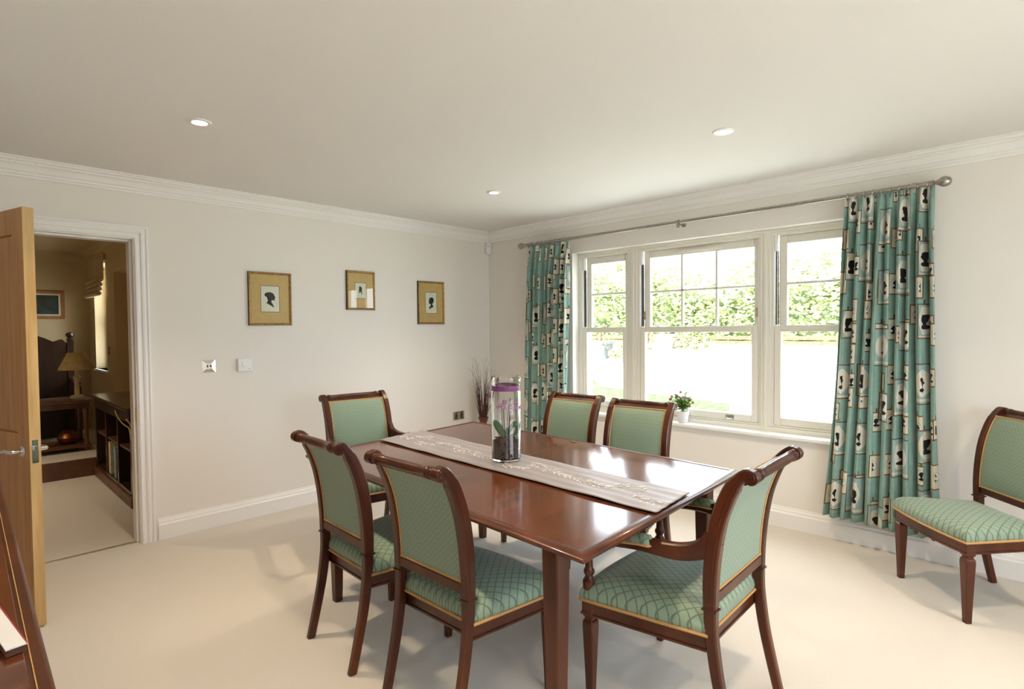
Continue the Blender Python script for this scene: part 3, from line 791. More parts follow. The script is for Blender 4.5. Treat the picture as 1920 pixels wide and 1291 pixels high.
# ================================================================== CURTAINS AND POLE
RODY, RODZ = -.095, 2.195
def pole():
    root = thing('curtain_pole', 'long brushed nickel curtain pole with ball finials above the window', 'curtain pole', (0, 0, 0))
    mb = MB(); mb.tube([(.62, RODY, RODZ), (3.78, RODY, RODZ)], .0125, 16); mb.obj('pole', M['nickel'], root)
    for x, s in ((.62, -1), (3.78, 1)):
        f = MB(); pr = [(.0145, -.05*s), (.0145, 0), (.017, .002*s), (.017, .010*s), (.010, .014*s), (.010, .020*s), (.016, .024*s), (.016, .030*s), (.022, .036*s), (.029, .050*s), (.029, .066*s), (.022, .082*s), (.010, .090*s), (0, .091*s)]
        f.lathe(pr, (x, RODY, RODZ), 24, 'X', caps=False); f.obj('finial', M['nickel'], root)
    for x in (.70, 2.215, 3.70):
        b = MB(); b.tube([(x, -.0, RODZ-.01), (x, RODY, RODZ-.014)], .006, 8); b.lathe([(.018, 0), (.018, -.005), (.008, -.008)], (x, 0, RODZ-.01), 16, 'Y')
        b.lathe([(.0165, -.008), (.0165, .008)], (x, RODY, RODZ), 16, 'X'); b.bb(x-.008, x+.008, RODY-.012, RODY+.004, RODZ-.042, RODZ-.014); b.obj('bracket', M['nickel'], root)
    rings = [.66+.5*k/9 for k in range(10)]+[3.36+.40*k/9 for k in range(10)]
    for x in rings:
        b = MB(); b.tube([(x+.0*math.sin(a), RODY+math.cos(a)*.0175, RODZ-.003+math.sin(a)*.0175) for a in [k*PI/8 for k in range(17)]], .0022, 6); b.obj('ring', M['nickel'], root)
pole()
def curtain(label, xl_t, xr_t, xl_b, xr_b, zt, zb, nf, seed, name='curtain'):
    rnd = random.Random(seed); ph = [rnd.uniform(0, 6) for _ in range(8)]; am = [rnd.uniform(.75, 1.2) for _ in range(nf+2)]
    W_ = 1.25; nu, nv = nf*16, 60
    def fn(u, v):
        z = zt+(zb-zt)*v
        head = max(0, 1-v*14)               # gathered heading tape
        k = min(1, v*6)
        uu = u+.012*math.sin(v*4+u*17+ph[0])*k
        xl = xl_t+(xl_b-xl_t)*v**1.3; xr = xr_t+(xr_b-xr_t)*v**1.3
        f = uu*nf; i = int(f) if f < nf else nf-1
        a = am[i]*(1-(f-i))+am[i+1]*(f-i)
        d = (.018+.026*k)*a*(math.sin(2*PI*f)+.28*math.sin(4*PI*f+ph[4]+v*.8))+.008*k*math.sin(2*PI*f*.5+ph[1]+v*1.5)
        d = d*(1-.55*head)+head*.008*math.sin(2*PI*f*2.0)
        x = xl+(xr-xl)*u+.010*k*math.sin(4*PI*f+ph[2])*.6
        y = RODY-.004+d*1.0-.004*k
        if v > .985: pass
        return (x, min(y, -.028), z+.006*math.sin(u*5+ph[3])*v)
    mb = MB(); mb.grid(fn, nu, nv, uvfn=lambda u, v: (u*W_+seed*.37, (1-v)*(zt-zb)))
    o = mb.obj(name, M['curtain'], solid=.0022, angle=80)
    tag(o, label, 'curtain', 'pair of silhouette print curtains')
    h = MB(); h.grid(lambda u, v: (lambda p: (p[0], p[1]+.004, p[2]))(fn(u, .004+v*.035)), nu, 3); h.obj('heading_tape', M['cream'], o)
curtain('teal curtain printed with framed silhouettes left of the window, near the room corner', .655, 1.165, .60, 1.115, 2.178, .17, 8, 11)
curtain('teal curtain printed with framed silhouettes right of the window, beside the lone chair', 3.345, 3.795, 3.235, 3.835, 2.178, .165, 9, 23)

# ================================================================== WALL THINGS
prof_f = [(-.35, .70), (-.52, .62), (-.62, .45), (-.55, .28), (-.38, .20), (-.30, .02), (-.26, -.25), (-.42, -.45), (-.10, -.62), (.42, -.95), (.30, -.60), (.12, -.35), (.14, -.15), (.34, -.12), (.48, -.16), (.50, -.04), (.44, 0), (.52, .05), (.47, .10), (.60, .16), (.46, .34), (.42, .52), (.20, .68), (0, .74)]
prof_m = [(-.30, .80), (-.48, .60), (-.50, .30), (-.42, .05), (-.22, -.12), (-.24, -.35), (-.45, -.50), (-.42, -.60), (.05, -.80), (.38, -1.0), (.42, -.75), (.20, -.50), (.08, -.32), (.12, -.18), (.28, -.16), (.40, -.20), (.42, -.08), (.37, -.02), (.43, .04), (.39, .08), (.52, .14), (.40, .30), (.40, .52), (.28, .72), (0, .85)]
prof_d = [(-.2, .8), (-.38, .6), (-.30, .3), (-.45, 0), (-.30, -.15), (-.36, -.5), (-.16, -.42), (-.02, -.15), (.12, -.5), (.20, -.9), (.30, -.5), (.22, -.1), (.30, .2), (.24, .5), (.10, .75)]
def picture(name, label, y0, y1, z0, z1, prof_, sx, sil_s, win=(.45, .5), fw=.016):
    cy, cz = (y0+y1)/2, (z0+z1)/2; w, h = (y1-y0)/2, (z1-z0)/2
    root = thing(name, label, 'picture', (0, cy, cz), group='framed silhouettes on the left wall')
    f = MB(); prf = [(0, .002), (0, .018), (.003, .022), (.008, .020), (.012, .015), (fw, .012), (fw, .002)]
    rings = []
    for sy, sz in ((-1, -1), (1, -1), (1, 1), (-1, 1)):
        rings.append([Vector((d, sy*(w-i), sz*(h-i))) for i, d in prf])
    f.loft(rings, caps=False, closed=True); f.obj('frame', M['goldframe'], root, angle=25)
    o = MB(); 
    for ring_ in (0,):
        rr = []
        for sy, sz in ((-1, -1), (1, -1), (1, 1), (-1, 1)): rr.append([Vector((d, sy*(w+i), sz*(h+i))) for i, d in ((.0005, .002), (.0015, .002), (.0015, .016), (.0005, .016))])
        o.loft(rr, caps=False, closed=True)
    o.obj('frame_side', M['ink'], root)['label'] = 'black outer edge of the gilt frame'
    m = MB(); m.bb(.003, .007, -w+fw-.002, w-fw+.002, -h+fw-.002, h-fw+.002); m.obj('mount', M['goldmat'], root)
    ww, wh = (w-fw)*win[0], (h-fw)*win[1]
    l = MB(); rr = []
    for sy, sz in ((-1, -1), (1, -1), (1, 1), (-1, 1)): rr.append([Vector((d, sy*(ww+i), sz*(wh+i))) for i, d in ((0, .0069), (.0035, .0069), (.0035, .0078), (0, .0078))])
    l.loft(rr, caps=False, closed=True); l.obj('mount_line', M['seal'], root)
    c = MB(); c.bb(.0071, .0074, -ww, ww, -wh, wh); c.obj('card', M['cream'], root)
    s = MB(); s.prism([(a*sx*sil_s, b*sil_s) for a, b in prof_], lambda a, b: (.0074, a, b), lambda a, b: (.0079, a, b)); s.obj('silhouette', M['ink'], root)
    g = MB(); g.bb(.0100, .0112, -w+fw-.001, w-fw+.001, -h+fw-.001, h-fw+.001); g.obj('glass', M['pane'], root)
picture('framed_silhouette', 'largest gilt framed black silhouette of a woman with a bun, nearest the doorway', -2.460, -2.137, 1.437, 1.836, prof_f, 1, .070, (.47, .53))
picture('framed_silhouette', 'smallest gilt framed silhouette, hung between the other two pictures', -1.660, -1.388, 1.568, 1.898, prof_d, 1, .045, (.42, .44))
picture('framed_silhouette', 'gilt framed black silhouette of a man, nearest the curtained window corner', -.926, -.613, 1.446, 1.850, prof_m, -1, .062, (.46, .53))

def light_switch():
    root = thing('light_switch', 'square polished chrome double light switch on the wall beside the doorway', 'light switch', (0, -2.738, 1.148))
    p = MB(); w = .043; p.loft([[Vector((d, sy*(w-i), sz*(w-i))) for sy, sz in ((-1, -1), (1, -1), (1, 1), (-1, 1))] for i, d in ((0, 0), (0, .002), (.022, .009), (.022, .0065))]); p.obj('plate', M['chrome'], root, angle=20)
    for y in (-.010, .010): k = MB(); k.box((.0085, y, 0), (.006, .008, .014), m=Matrix.Rotation(.2, 3, 'Y')); k.obj('rocker', M['black'], root, bevel=.001)
light_switch()
def thermostat():
    root = thing('thermostat', 'flat white thermostat control on the wall right of the light switch', 'thermostat', (0, -2.500, 1.146))
    p = MB(); p.bb(0, .026, -.050, .050, -.047, .047); p.obj('body', M['plastic'], root, bevel=.004)
    d = MB(); d.lathe([(.022, .026), (.022, .0285), (.020, .030), (0, .030)], (0, 0, .004), 28, 'X', caps=False); d.obj('dial', M['plastic'], root, bevel=.0005)
    k = MB(); k.lathe([(.003, .026), (.003, .0275)], (0, .030, -.030), 10, 'X'); k.obj('button', M['black'], root)
thermostat()
def socket():
    root = thing('wall_socket', 'brass double wall socket low on the left wall near the corner', 'socket', (0, -.440, .527))
    p = MB(); p.bb(0, .006, -.073, .073, -.043, .043); p.obj('plate', M['brass'], root, bevel=.002)
    for y in (-.036, .036):
        k = MB(); k.bb(.006, .008, y-.020, y+.020, -.034, .020); k.obj('outlet', M['nickel'], root, bevel=.001)
        s = MB(); s.bb(.006, .011, y-.006, y+.006, .024, .036); s.obj('rocker', M['black'], root)
        h = MB(); h.bb(.008, .0085, y-.004, y+.004, -.002, .010); h.bb(.008, .0085, y-.013, y-.006, -.022, -.018); h.bb(.008, .0085, y+.006, y+.013, -.022, -.018); h.obj('pin_holes', M['black'], root)
socket()
def sensor():
    root = thing('motion_sensor', 'small white motion sensor high in the room corner under the cornice', 'motion sensor', (.022, -.022, 2.235), -PI/4)
    b = MB(); rr = []
    for z, w, d in ((-.060, .016, .012), (-.054, .026, .024), (-.030, .030, .034), (.02, .030, .038), (.046, .029, .036), (.058, .022, .026), (.062, .014, .014)):
        rr.append([Vector((x, y, z)) for x, y in ((-.005, -w), (d*.5, -w), (d*.85, -w*.8), (d, -w*.4), (d, w*.4), (d*.85, w*.8), (d*.5, w), (-.005, w))])
    b.loft(rr); b.obj('housing', M['plastic'], root, angle=50)
    l = MB(); l.box((.038, 0, -.012), (.004, .034, .040)); l.obj('lens', M['ceramic'], root, bevel=.002)
    i = MB(); i.box((.039, 0, .020), (.003, .024, .005)); i.obj('indicator', M['seal'], root)
sensor()

# ================================================================== RECESSED SPOTS
def downlight(x, y, label, H_=H, watts=None, group='recessed ceiling spotlights'):
    root = thing('recessed_spotlight', label, 'ceiling light', (x, y, H_), group=group)
    r = MB(); r.lathe([(.030, -.001), (.034, -.007), (.046, -.008), (.052, -.005), (.053, 0), (.030, 0)], (0, 0, 0), 32, caps=False); r.obj('ring', M['white'], root)
    b = MB(); b.lathe([(0, -.0045), (.0295, -.0045), (.030, -.001), (0, -.001)], (0, 0, 0), 24, caps=False); b.obj('lens', M['bulb'], root)
    ld = bpy.data.lights.new('spot', 'SPOT'); ld.energy = LAMP_W if watts is None else watts; ld.color = (1.0, .80, .56); ld.spot_size = math.radians(115); ld.spot_blend = .9; ld.shadow_soft_size = .045
    lo = bpy.data.objects.new('spot', ld); C.objects.link(lo); lo.parent = root; lo.location = (0, 0, -.012)
downlight(1.353, -3.168, 'recessed ceiling spotlight nearest the doorway wall and oak door')
downlight(3.059, -1.222, 'recessed ceiling spotlight in front of the window, above the far table side')
downlight(1.332, -1.197, 'recessed ceiling spotlight nearest the far room corner')
downlight(3.059, -3.180, 'recessed ceiling spotlight above the near side of the table, out of frame')
downlight(4.80, -1.222, 'recessed ceiling spotlight over the open side of the room, out of frame')
downlight(4.80, -3.180, 'recessed ceiling spotlight behind the viewer, out of frame')

# ================================================================== SILL POT, TWIG VASE
def sill_pot():
    px, py, pz = 2.195, .018, WZ0+.0045
    root = thing('plant_pot', 'small white ceramic pot on the window board', 'pot', (px, py, pz))
    p = MB(); p.lathe([(0, 0), (.033, 0), (.037, .004), (.048, .088), (.049, .092), (.045, .092), (.043, .085), (.040, .078), (0, .078)], (0, 0, 0), 32, caps=False); p.obj('bowl', M['ceramic'], root, angle=50)
    pl = thing('flowering_plant', 'small pink flowering plant growing in the white pot on the window board', 'plant', (px, py, pz+.079))
    rnd = random.Random(9); tips = []
    s = MB(); s.lathe([(0, 0), (.040, 0), (.038, .006), (0, .009)], (0, 0, 0), 16, caps=False); s.obj('soil', M['soil'], pl)
    st = MB(); lf = MB()
    for k in range(26):
        a = rnd.uniform(0, 2*PI); sp_ = rnd.uniform(.03, .115); h = rnd.uniform(.04, .16)*(1-.25*sp_/.115)+.015
        e = Vector((math.cos(a)*sp_*1.15, math.sin(a)*sp_*.40-.02, h)); m_ = e*.5+Vector((0, 0, .025)); P = spl([(0, 0, .005), m_, e], 4); st.tube(P, .0013, 5); tips.append(e)
        for q in P[2:]:
            for _ in range(3):
                d = Vector((rnd.uniform(-1, 1), rnd.uniform(-1, 1), rnd.uniform(-.2, .8))).normalized(); n_ = d.cross(Vector((rnd.uniform(-1, 1), rnd.uniform(-1, 1), 1))).normalized(); s_ = rnd.uniform(.010, .017)
                lf.grid(lambda u, v: q+d*s_*2*v+n_*(2*u-1)*s_*.55*math.sin(v*.9*PI+.15), 2, 3)
    st.obj('stems', M['potleaf'], pl); lf.obj('leaves', M['potleaf'], pl)
    for e in tips[::2]+[Vector((.095, -.02, .085)), Vector((-.075, -.03, .12)), Vector((.0, -.03, .16))]:
        f = MB()
        for k in range(6):
            a = k*PI/3; d = Vector((math.cos(a), -.4, math.sin(a))).normalized(); n_ = d.cross(Vector((0, 1, 0))).normalized()
            f.grid(lambda u, v: e+Vector((0, -.004, .004))+d*.015*v+n_*(2*u-1)*.008*math.sin(min(1, v+.15)*PI*.9), 2, 3)
        f.obj('flower', M['potpink'], pl)
sill_pot()
def twigs():
    X0, Y0 = .185, -.270
    root = thing('floor_vase', 'slender brown vase with flared rim standing in the far room corner', 'vase', (X0, Y0, 0))
    p = MB(); p.lathe([(0, 0), (.075, 0), (.075, .012), (.030, .035), (.022, .10), (.028, .30), (.030, .42), (.034, .455), (.049, .500), (.054, .506), (.050, .510), (.042, .50), (.028, .46), (0, .45)], (0, 0, 0), 24, caps=False); p.obj('body', M['terra'], root)
    t = thing('twig_arrangement', 'bundle of thin brown twigs spraying up from the slender corner vase', 'dried twigs', (X0, Y0, .462))
    rnd = random.Random(2); mb = MB(); fine = MB()
    for k in range(75):
        a = rnd.uniform(0, 2*PI); r0 = rnd.uniform(0, .026); sp_ = rnd.uniform(.03, .11); h = rnd.uniform(.20, .46)
        b0 = Vector((r0*math.cos(a), r0*math.sin(a), 0))
        e = Vector((sp_*math.cos(a), sp_*math.sin(a), h)); m_ = b0.lerp(e, .5)+Vector((rnd.uniform(-.01, .01), rnd.uniform(-.01, .01), 0))
        mb.tube(spl([b0, m_, e], 4), [.0038*(1-.75*i/8) for i in range(9)], 5)
        if k % 2 == 0:
            q = e+Vector((math.cos(a)*rnd.uniform(0, .07), math.sin(a)*rnd.uniform(0, .07), rnd.uniform(.08, .24)))
            q.x = max(q.x, -.165); q.y = min(q.y, .25)
            fine.tube(spl([e, e.lerp(q, .5)+Vector((rnd.uniform(-.015, .015), rnd.uniform(-.015, .015), .02)), q], 4), .0010, 4)
    mb.obj('twigs', M['twig'], t); fine.obj('fine_tips', M['twig'], t)
twigs()

# ================================================================== SIDEBOARD AND BOOKLET (front left)
def sideboard():
    x0, x1, yf, yb, h = 1.53, 3.55, -3.945, -4.37, .90
    root = thing('sideboard', 'dark polished mahogany sideboard at the lower left edge of the photo', 'sideboard', (2.5, -4.16, 0), math.radians(1.1)*-1)
    X0, X1, YF, YB = x0-2.5, x1-2.5, yf+4.16, yb+4.16
    t = MB(); t.bb(X0, X1, YB, YF, h-.026, h-.001); t.obj('top', M['wood'], root, bevel=.006)
    p = MB(); p.bb(X0+.02, X1-.02, YB+.01, YF-.026, h-.001, h+.001); p.obj('top_panel', M['top'], root, bevel=.0008)
    ln = MB(); ln.bb(X0+.012, X1-.012, YF-.020, YF-.0185, h-.001, h+.0008); ln.obj('inlay_line', M['gimp'], root)
    c = MB(); c.bb(X0+.03, X1-.03, YB+.01, YF-.03, .12, h-.026); c.obj('carcass', M['wood'], root, bevel=.003)
    for k in range(3):
        w = (X1-X0-.10)/3; a = X0+.05+k*w
        d = MB(); d.bb(a+.01, a+w-.01, YF-.03, YF-.016, .70, h-.045); dr = d.obj('drawer', M['wood'], root, bevel=.003)
        q = MB(); q.lathe([(.012, 0), (.014, .012), (.010, .018)], (a+w/2, YF-.016, .785), 14, 'Y'); q.obj('knob', M['brass'], dr)
        d = MB(); d.bb(a+.01, a+w-.01, YF-.03, YF-.016, .15, .68); dd = d.obj('door', M['wood'], root, bevel=.003)
        q = MB(); q.lathe([(.012, 0), (.014, .012), (.010, .018)], (a+w-.05, YF-.016, .45), 14, 'Y'); q.obj('knob', M['brass'], dd)
    for x in (X0+.06, X1-.06):
        for y in (YB+.05, YF-.06):
            g = MB(); g.lathe([(.022, 0), (.026, .02), (.018, .05), (.030, .09), (.028, .12)], (x, y, 0), 14); g.obj('foot', M['wood'], root)
sideboard()
b = thing('booklet', 'slim white booklet with a red edge line tilted on the dark sideboard top', 'booklet', (3.172, -3.979, .9015), math.radians(-9))
b.rotation_euler = (0, math.radians(3.5), math.radians(8))
mb = MB(); mb.bb(-.34, 0, -.026, 0, .0105, .0135); mb.obj('cover', M['ceramic'], b, bevel=.0006)
mb = MB()
for k in range(5): mb.bb(-.338, -.001-.0006*k, -.0250+.0006*(k % 2), -.001, .0005+k*.002, .0019+k*.002)
mb.obj('pages', M['terra'], b)
mb = MB(); mb.bb(-.34, 0, -.0015, .0002, .0130, .0138); mb.obj('cover_line', var('red_ink', (.35, .02, .02), (.4, .03, .03), .5, 20), b)

# ================================================================== NEXT ROOM
NX, NY0, NY1 = -4.60, -6.2, -2.72
wall_with_holes('wall_next_room_far', 'X', NX, -.1, NY0, NY1, 0, H, [], M['wall2'])
wall_with_holes('wall_next_room_right', 'Y', NY1, .30, NX-.1, -.12, 0, H, [(-4.22, -3.54, .955, 2.2), (-3.10, -2.44, .0, 2.055)], M['wall2'])
mb = MB(); mb.bb(-3.1, -2.44, NY1+.20, NY1+.28, 0, 2.06); struct(mb.obj('wall_recess', M['wall2']))
wall_with_holes('wall_next_room_left', 'Y', NY0, -.1, NX-.1, -.12, 0, H, [], M['wall2'])
wall_with_holes('wall_next_room_near', 'X', -.12, -.02, NY0, RY, 0, H, [], M['wall2'])
mb = MB(); mb.bb(-.14, -.12, RY, DY0-.03, 0, H); mb.bb(-.14, -.12, DY1+.03, NY1+.3, 0, H); mb.bb(-.14, -.12, DY0-.03, DY1+.03, DH+.03, H); struct(mb.obj('wall_next_room_doorway', M['wall2']))
mb = MB(); mb.bb(NX-.1, -.12, NY0-.1, NY1+.3, -.1, 0); struct(mb.obj('floor_next_room', M['carpet']))
mb = MB(); mb.bb(NX-.1, -.12, NY0-.1, NY1+.3, H, H+.1); struct(mb.obj('ceiling_next_room', M['wall2']))
mb = MB(); mb.bb(NX, -2.46, NY0, NY1, 0, .165); struct(mb.obj('floor_raised', M['carpet']), 'raised carpeted platform in the next room')
mb = MB(); mb.bb(-2.46, -2.435, NY0, NY1, 0, .172); struct(mb.obj('trim_7', M['medwood'], bevel=.003), 'brown wooden step riser')
mb = MB(); mb.loft([[Vector((NX, NY1, H)), Vector((NX+.1, NY1, H)), Vector((NX+.02, NY1, H-.03)), Vector((NX, NY1, H-.1))], [Vector((NX, NY0, H)), Vector((NX+.1, NY0, H)), Vector((NX+.02, NY0, H-.03)), Vector((NX, NY0, H-.1))]])
mb.loft([[Vector((NX, NY1, H)), Vector((NX, NY1-.1, H)), Vector((NX, NY1-.02, H-.03)), Vector((NX, NY1, H-.1))], [Vector((-.14, NY1, H)), Vector((-.14, NY1-.1, H)), Vector((-.14, NY1-.02, H-.03)), Vector((-.14, NY1, H-.1))]])
struct(mb.obj('trim_8', M['wall2']), 'cornice of the next room')
mb = MB(); mb.bb(NX, NX+.015, NY0, NY1, .165, .30); mb.bb(NX, -3.1, NY1-.015, NY1, .165, .30); struct(mb.obj('baseboard_next_room', M['wall2']))
# window and roman blind
mb = MB()
for a, b_ in ((-4.22, -4.17), (-3.59, -3.54)): mb.bb(a, b_, NY1+.12, NY1+.18, .955, 2.2)
for z in (.955, 1.52, 2.15): mb.bb(-4.17, -3.59, NY1+.12, NY1+.18, z, z+.05)
w3 = struct(mb.obj('window_3', M['frame'], bevel=.003)); g = MB(); g.bb(-4.18, -3.58, NY1+.145, NY1+.149, .96, 2.16); g.obj('glass_pane', M['pane'], w3)
mb = MB(); mb.bb(-4.28, -3.48, NY1-.03, NY1+.10, .93, .955); struct(mb.obj('trim_9', M['white'], bevel=.004), 'white window board in the next room')
def blind():
    root = thing('roman_blind', 'cream roman blind with brown stripes drawn up in the next room', 'blind', (-3.90, NY1-.02, 1.80))
    m, nt, b_ = base('striped_linen', (.6, .5, .35), .9)
    tc = nt.nodes.new('ShaderNodeTexCoord'); sp_ = nt.nodes.new('ShaderNodeSeparateXYZ'); nt.links.new(tc.outputs['Object'], sp_.inputs[0])
    st = (X(sp_.outputs[0])/.11).fr().lt(.25); nt.links.new(xmix(st, (.62, .52, .36), (.36, .20, .10)), b_.inputs['Base Color'])
    f = MB(); f.bb(-.40, .40, -.022, -.002, .20, .50); f.obj('cloth', m, root)
    for k in range(4):
        g_ = MB(); g_.lathe([(.0, -.40), (.026, -.40), (.030, 0), (.026, .40), (0, .40)], (0, -.034-.006*k, .20-.052*k), 14, 'X', caps=False); g_.obj('fold', m, root)
blind()
def table2():
    tz = .70; x0, x1, y0, y1 = -3.42, -2.90, -3.50, -2.96
    root = thing('side_table', 'brown wooden side table on the raised platform in the next room', 'table', ((x0+x1)/2, (y0+y1)/2, .165))
    w, d = (x1-x0)/2, (y1-y0)/2; h = tz-.165
    t = MB(); t.bb(-w, w, -d, d, h-.03, h); t.obj('table_top', M['medwood'], root, bevel=.006)
    a = MB(); a.bb(-w+.03, w-.03, -d+.03, d-.03, h-.085, h-.03); a.obj('apron', M['medwood'], root, bevel=.003)
    for sx in (-1, 1):
        for sy in (-1, 1):
            g_ = MB(); g_.lathe([(.022, .0), (.026, .05), (.020, .10), (.018, .30), (.026, h-.09)], (sx*(w-.06), sy*(d-.06), 0), 14); g_.obj('leg', M['medwood'], root)
    s = MB(); s.bb(-w+.02, w-.02, -d+.02, d-.02, .04, .065); s.obj('shelf', M['medwood'], root, bevel=.004)
table2()
def lamp():
    root = thing('table_lamp', 'candlestick table lamp with parchment shade on the side table', 'table lamp', (-3.16, -3.06, .70))
    b_ = MB(); b_.bb(-.055, .055, -.055, .055, 0, .022); b_.bb(-.045, .045, -.045, .045, .022, .032); b_.lathe([(.030, .03), (.024, .05), (.022, .20), (.030, .215), (.038, .225), (.026, .235), (.018, .26), (.012, .32)], (0, 0, 0), 20); b_.obj('base', M['candle'], root, bevel=.003)
    s = MB(); s.lathe([(.160, .305), (.075, .485), (.073, .485), (.158, .305)], (0, 0, 0), 32, caps=False); s.obj('lamp_shade', M['shade'], root, solid=.001)
lamp()
mb = MB(); mb.lathe([(0, 0), (.05, 0), (.085, .03), (.095, .07), (.075, .11), (.045, .13), (.05, .145), (0, .146)], (0, 0, 0), 24, caps=False)
o = mb.obj('copper_pot', M['copper']); o.location = (-3.13, -3.15, .2305); tag(o, 'round copper pot on the lower shelf of the side table', 'pot')
def throne():
    root = thing('carved_chair', 'tall black carved wooden chair behind the lamp in the next room', 'chair', (-4.15, -3.30, .165))
    poly = [(-.30, 0), (.30, 0), (.30, 1.10), (.24, 1.16), (.16, 1.13), (.09, 1.17), (0, 1.21), (-.09, 1.17), (-.16, 1.13), (-.24, 1.16), (-.30, 1.10)]
    b_ = MB(); b_.prism(poly, lambda a, c: (-.02, a, c), lambda a, c: (.02, a, c)); b_.obj('back_panel', M['darkwood'], root, bevel=.004)
    for y in (-.32, .32):
        p = MB(); p.bb(-.03, .03, y-.03, y+.03, 0, 1.14); p.lathe([(.030, 1.14), (.040, 1.155), (.022, 1.17), (.045, 1.20), (.038, 1.225), (.012, 1.24)], (0, y, 0), 14); p.obj('back_post', M['darkwood'], root)
        f = MB(); f.bb(.40, .46, y-.03, y+.03, 0, .62); f.obj('leg', M['darkwood'], root); a = MB(); a.tube([(.0, y, .68), (.22, y, .64), (.46, y, .65)], .025, 10); a.obj('arm', M['darkwood'], root)
    s = MB(); s.bb(0, .46, -.32, .32, .38, .45); s.obj('seat', M['darkwood'], root, bevel=.01)
throne()
def pic2():
    root = thing('framed_picture', 'dark landscape picture in an orange wooden frame on the next room wall', 'picture', (NX, -3.20, 1.745))
    f = MB(); w, h = .235, .172; rr = []
    for sy, sz in ((-1, -1), (1, -1), (1, 1), (-1, 1)): rr.append([Vector((d, sy*(w-i), sz*(h-i))) for i, d in ((0, .002), (0, .02), (.006, .024), (.036, .018), (.036, .002))])
    f.loft(rr, caps=False, closed=True); f.obj('frame', var('orange_wood', (.36, .15, .05), (.45, .2, .07), .4, 20), root, angle=25)
    m = MB(); m.bb(.002, .008, -w+.034, w-.034, -h+.034, h-.034); m.obj('mount', M['cream'], root)
    c = MB(); c.bb(.008, .009, -w+.06, w-.06, -h+.055, h-.055); c.obj('print', var('dark_landscape', (.02, .03, .035), (.04, .06, .045), .6, 9, detail=5), root)
pic2()
def bookcase():
    x0, x1, y0, y1, h = -2.40, -.90, -3.045, -2.735, .80
    root = thing('bookcase', 'low dark oak bookcase along the right wall of the next room', 'bookcase', ((x0+x1)/2, (y0+y1)/2, 0))
    w, d = (x1-x0)/2, (y1-y0)/2
    c = MB(); c.bb(-w+.02, w-.02, d-.02, d, .09, h-.03)
    for x in (-w+.02, -.02-.24, .22, w-.06): c.bb(x, x+.04, -d+.012, d-.02, .09, h-.03)
    c.bb(-w+.02, w-.02, -d+.012, d-.02, .09, .12); c.bb(-w+.02, w-.02, -d+.012, d-.02, h-.13, h-.03)
    c.obj('carcass', M['darkwood'], root, bevel=.003)
    t = MB(); t.bb(-w-.015, w+.015, -d-.02, d, h-.03, h); t.obj('top', M['darkwood'], root, bevel=.006)
    p = MB(); p.bb(-w, w, -d, d, 0, .09); p.obj('plinth', M['medwood'], root, bevel=.006)
    for a, b_ in ((-w+.06, -.26), (-.22, .22), (.26, w-.06)):
        s = MB(); s.bb(a, b_, -d+.025, d-.02, .43, .448); s.obj('shelf', M['medwood'], root)
    return root
bookcase()
cols = [((.72, .62, .30), 'tall cream and yellow book on the lower shelf of the bookcase'), ((.70, .66, .52), 'cream spined book beside the yellow one in the bookcase'), ((.30, .10, .09), 'dark red book in the middle of the bookcase row'), ((.10, .11, .16), 'dark blue book beside the dark red one in the bookcase'), ((.28, .42, .46), 'thick pale blue book at the near end of the bookcase row'), ((.22, .36, .42), 'thin grey blue book next to the pale blue one in the bookcase')]
bx = -1.86
for i, (cc, lb) in enumerate(cols):
    th = (.035, .03, .028, .03, .045, .02)[i]; hh = (.285, .275, .22, .23, .27, .25)[i]; y_f = -3.020-(0, 0, -.03, -.03, .0, 0)[i]
    rt = thing('book', lb, 'book', (bx, y_f, .1205), 0, 'books on the lower shelf of the bookcase')
    m_ = var('book_cloth', cc, tuple(q*.75 for q in cc), .6, 30)
    c = MB(); c.bb(0, .003, 0, .19, 0, hh); c.bb(th-.003, th, 0, .19, 0, hh); c.bb(.003, th-.003, 0, .003, 0, hh); c.obj('cover', m_, rt)
    p = MB(); p.bb(.003, th-.003, .003, .186, .004, hh-.004); p.obj('pages', M['cream'], rt)
    bx += th+.012+(.05 if i == 1 else 0)
# ornament on top, walking sticks
mb = MB(); mb.lathe([(0, 0), (.06, 0), (.065, .012), (.05, .02), (.05, .03)], (0, 0, 0), 20, caps=False); mb.lathe([(.045, .03), (.050, .08), (.044, .13), (.02, .165), (.008, .18)], (0, 0, 0), 20)
o = mb.obj('dark_ornament', M['darkwood']); o.location = (-1.12, -2.93, .80); tag(o, 'dark domed ornament standing on the near end of the bookcase top', 'ornament')
for k, (xa, za, xb, zb) in enumerate(((-1.09, .767, -.53, .625), (-.66, .745, -.50, .655))):
    mb = MB(); n_ = 9; mb.tube([(xa+(xb-xa)*t/n_, -3.10-.012*math.sin(t*.8+k), za+(zb-za)*t/n_+.012*math.sin(t*1.1)) for t in range(n_+1)]+[(-.36+.03*k, -3.07, .40), (-.28+.03*k, -3.0, .008)], .0042, 8)
    tag(mb.obj('walking_stick', M['candle']), ('long pale bent stick leaning across the bookcase front', 'short pale bent stick at the near end of the bookcase')[k], 'stick', 'pale sticks by the bookcase')
root = thing('light_switch', 'small dark double switch on the next room wall between window and recess', 'light switch', (-3.43, NY1, 1.19))
mb = MB(); mb.bb(-.022, .022, -.006, 0, -.045, -.003); mb.obj('lower_plate', M['medwood'], root, bevel=.001)
mb = MB(); mb.bb(-.022, .022, -.006, 0, .003, .045); mb.obj('upper_plate', M['medwood'], root, bevel=.001)
downlight(-1.9, -4.6, 'recessed ceiling spotlight in the next room, hidden by the wall', H, 130, 'next room ceiling spotlights')

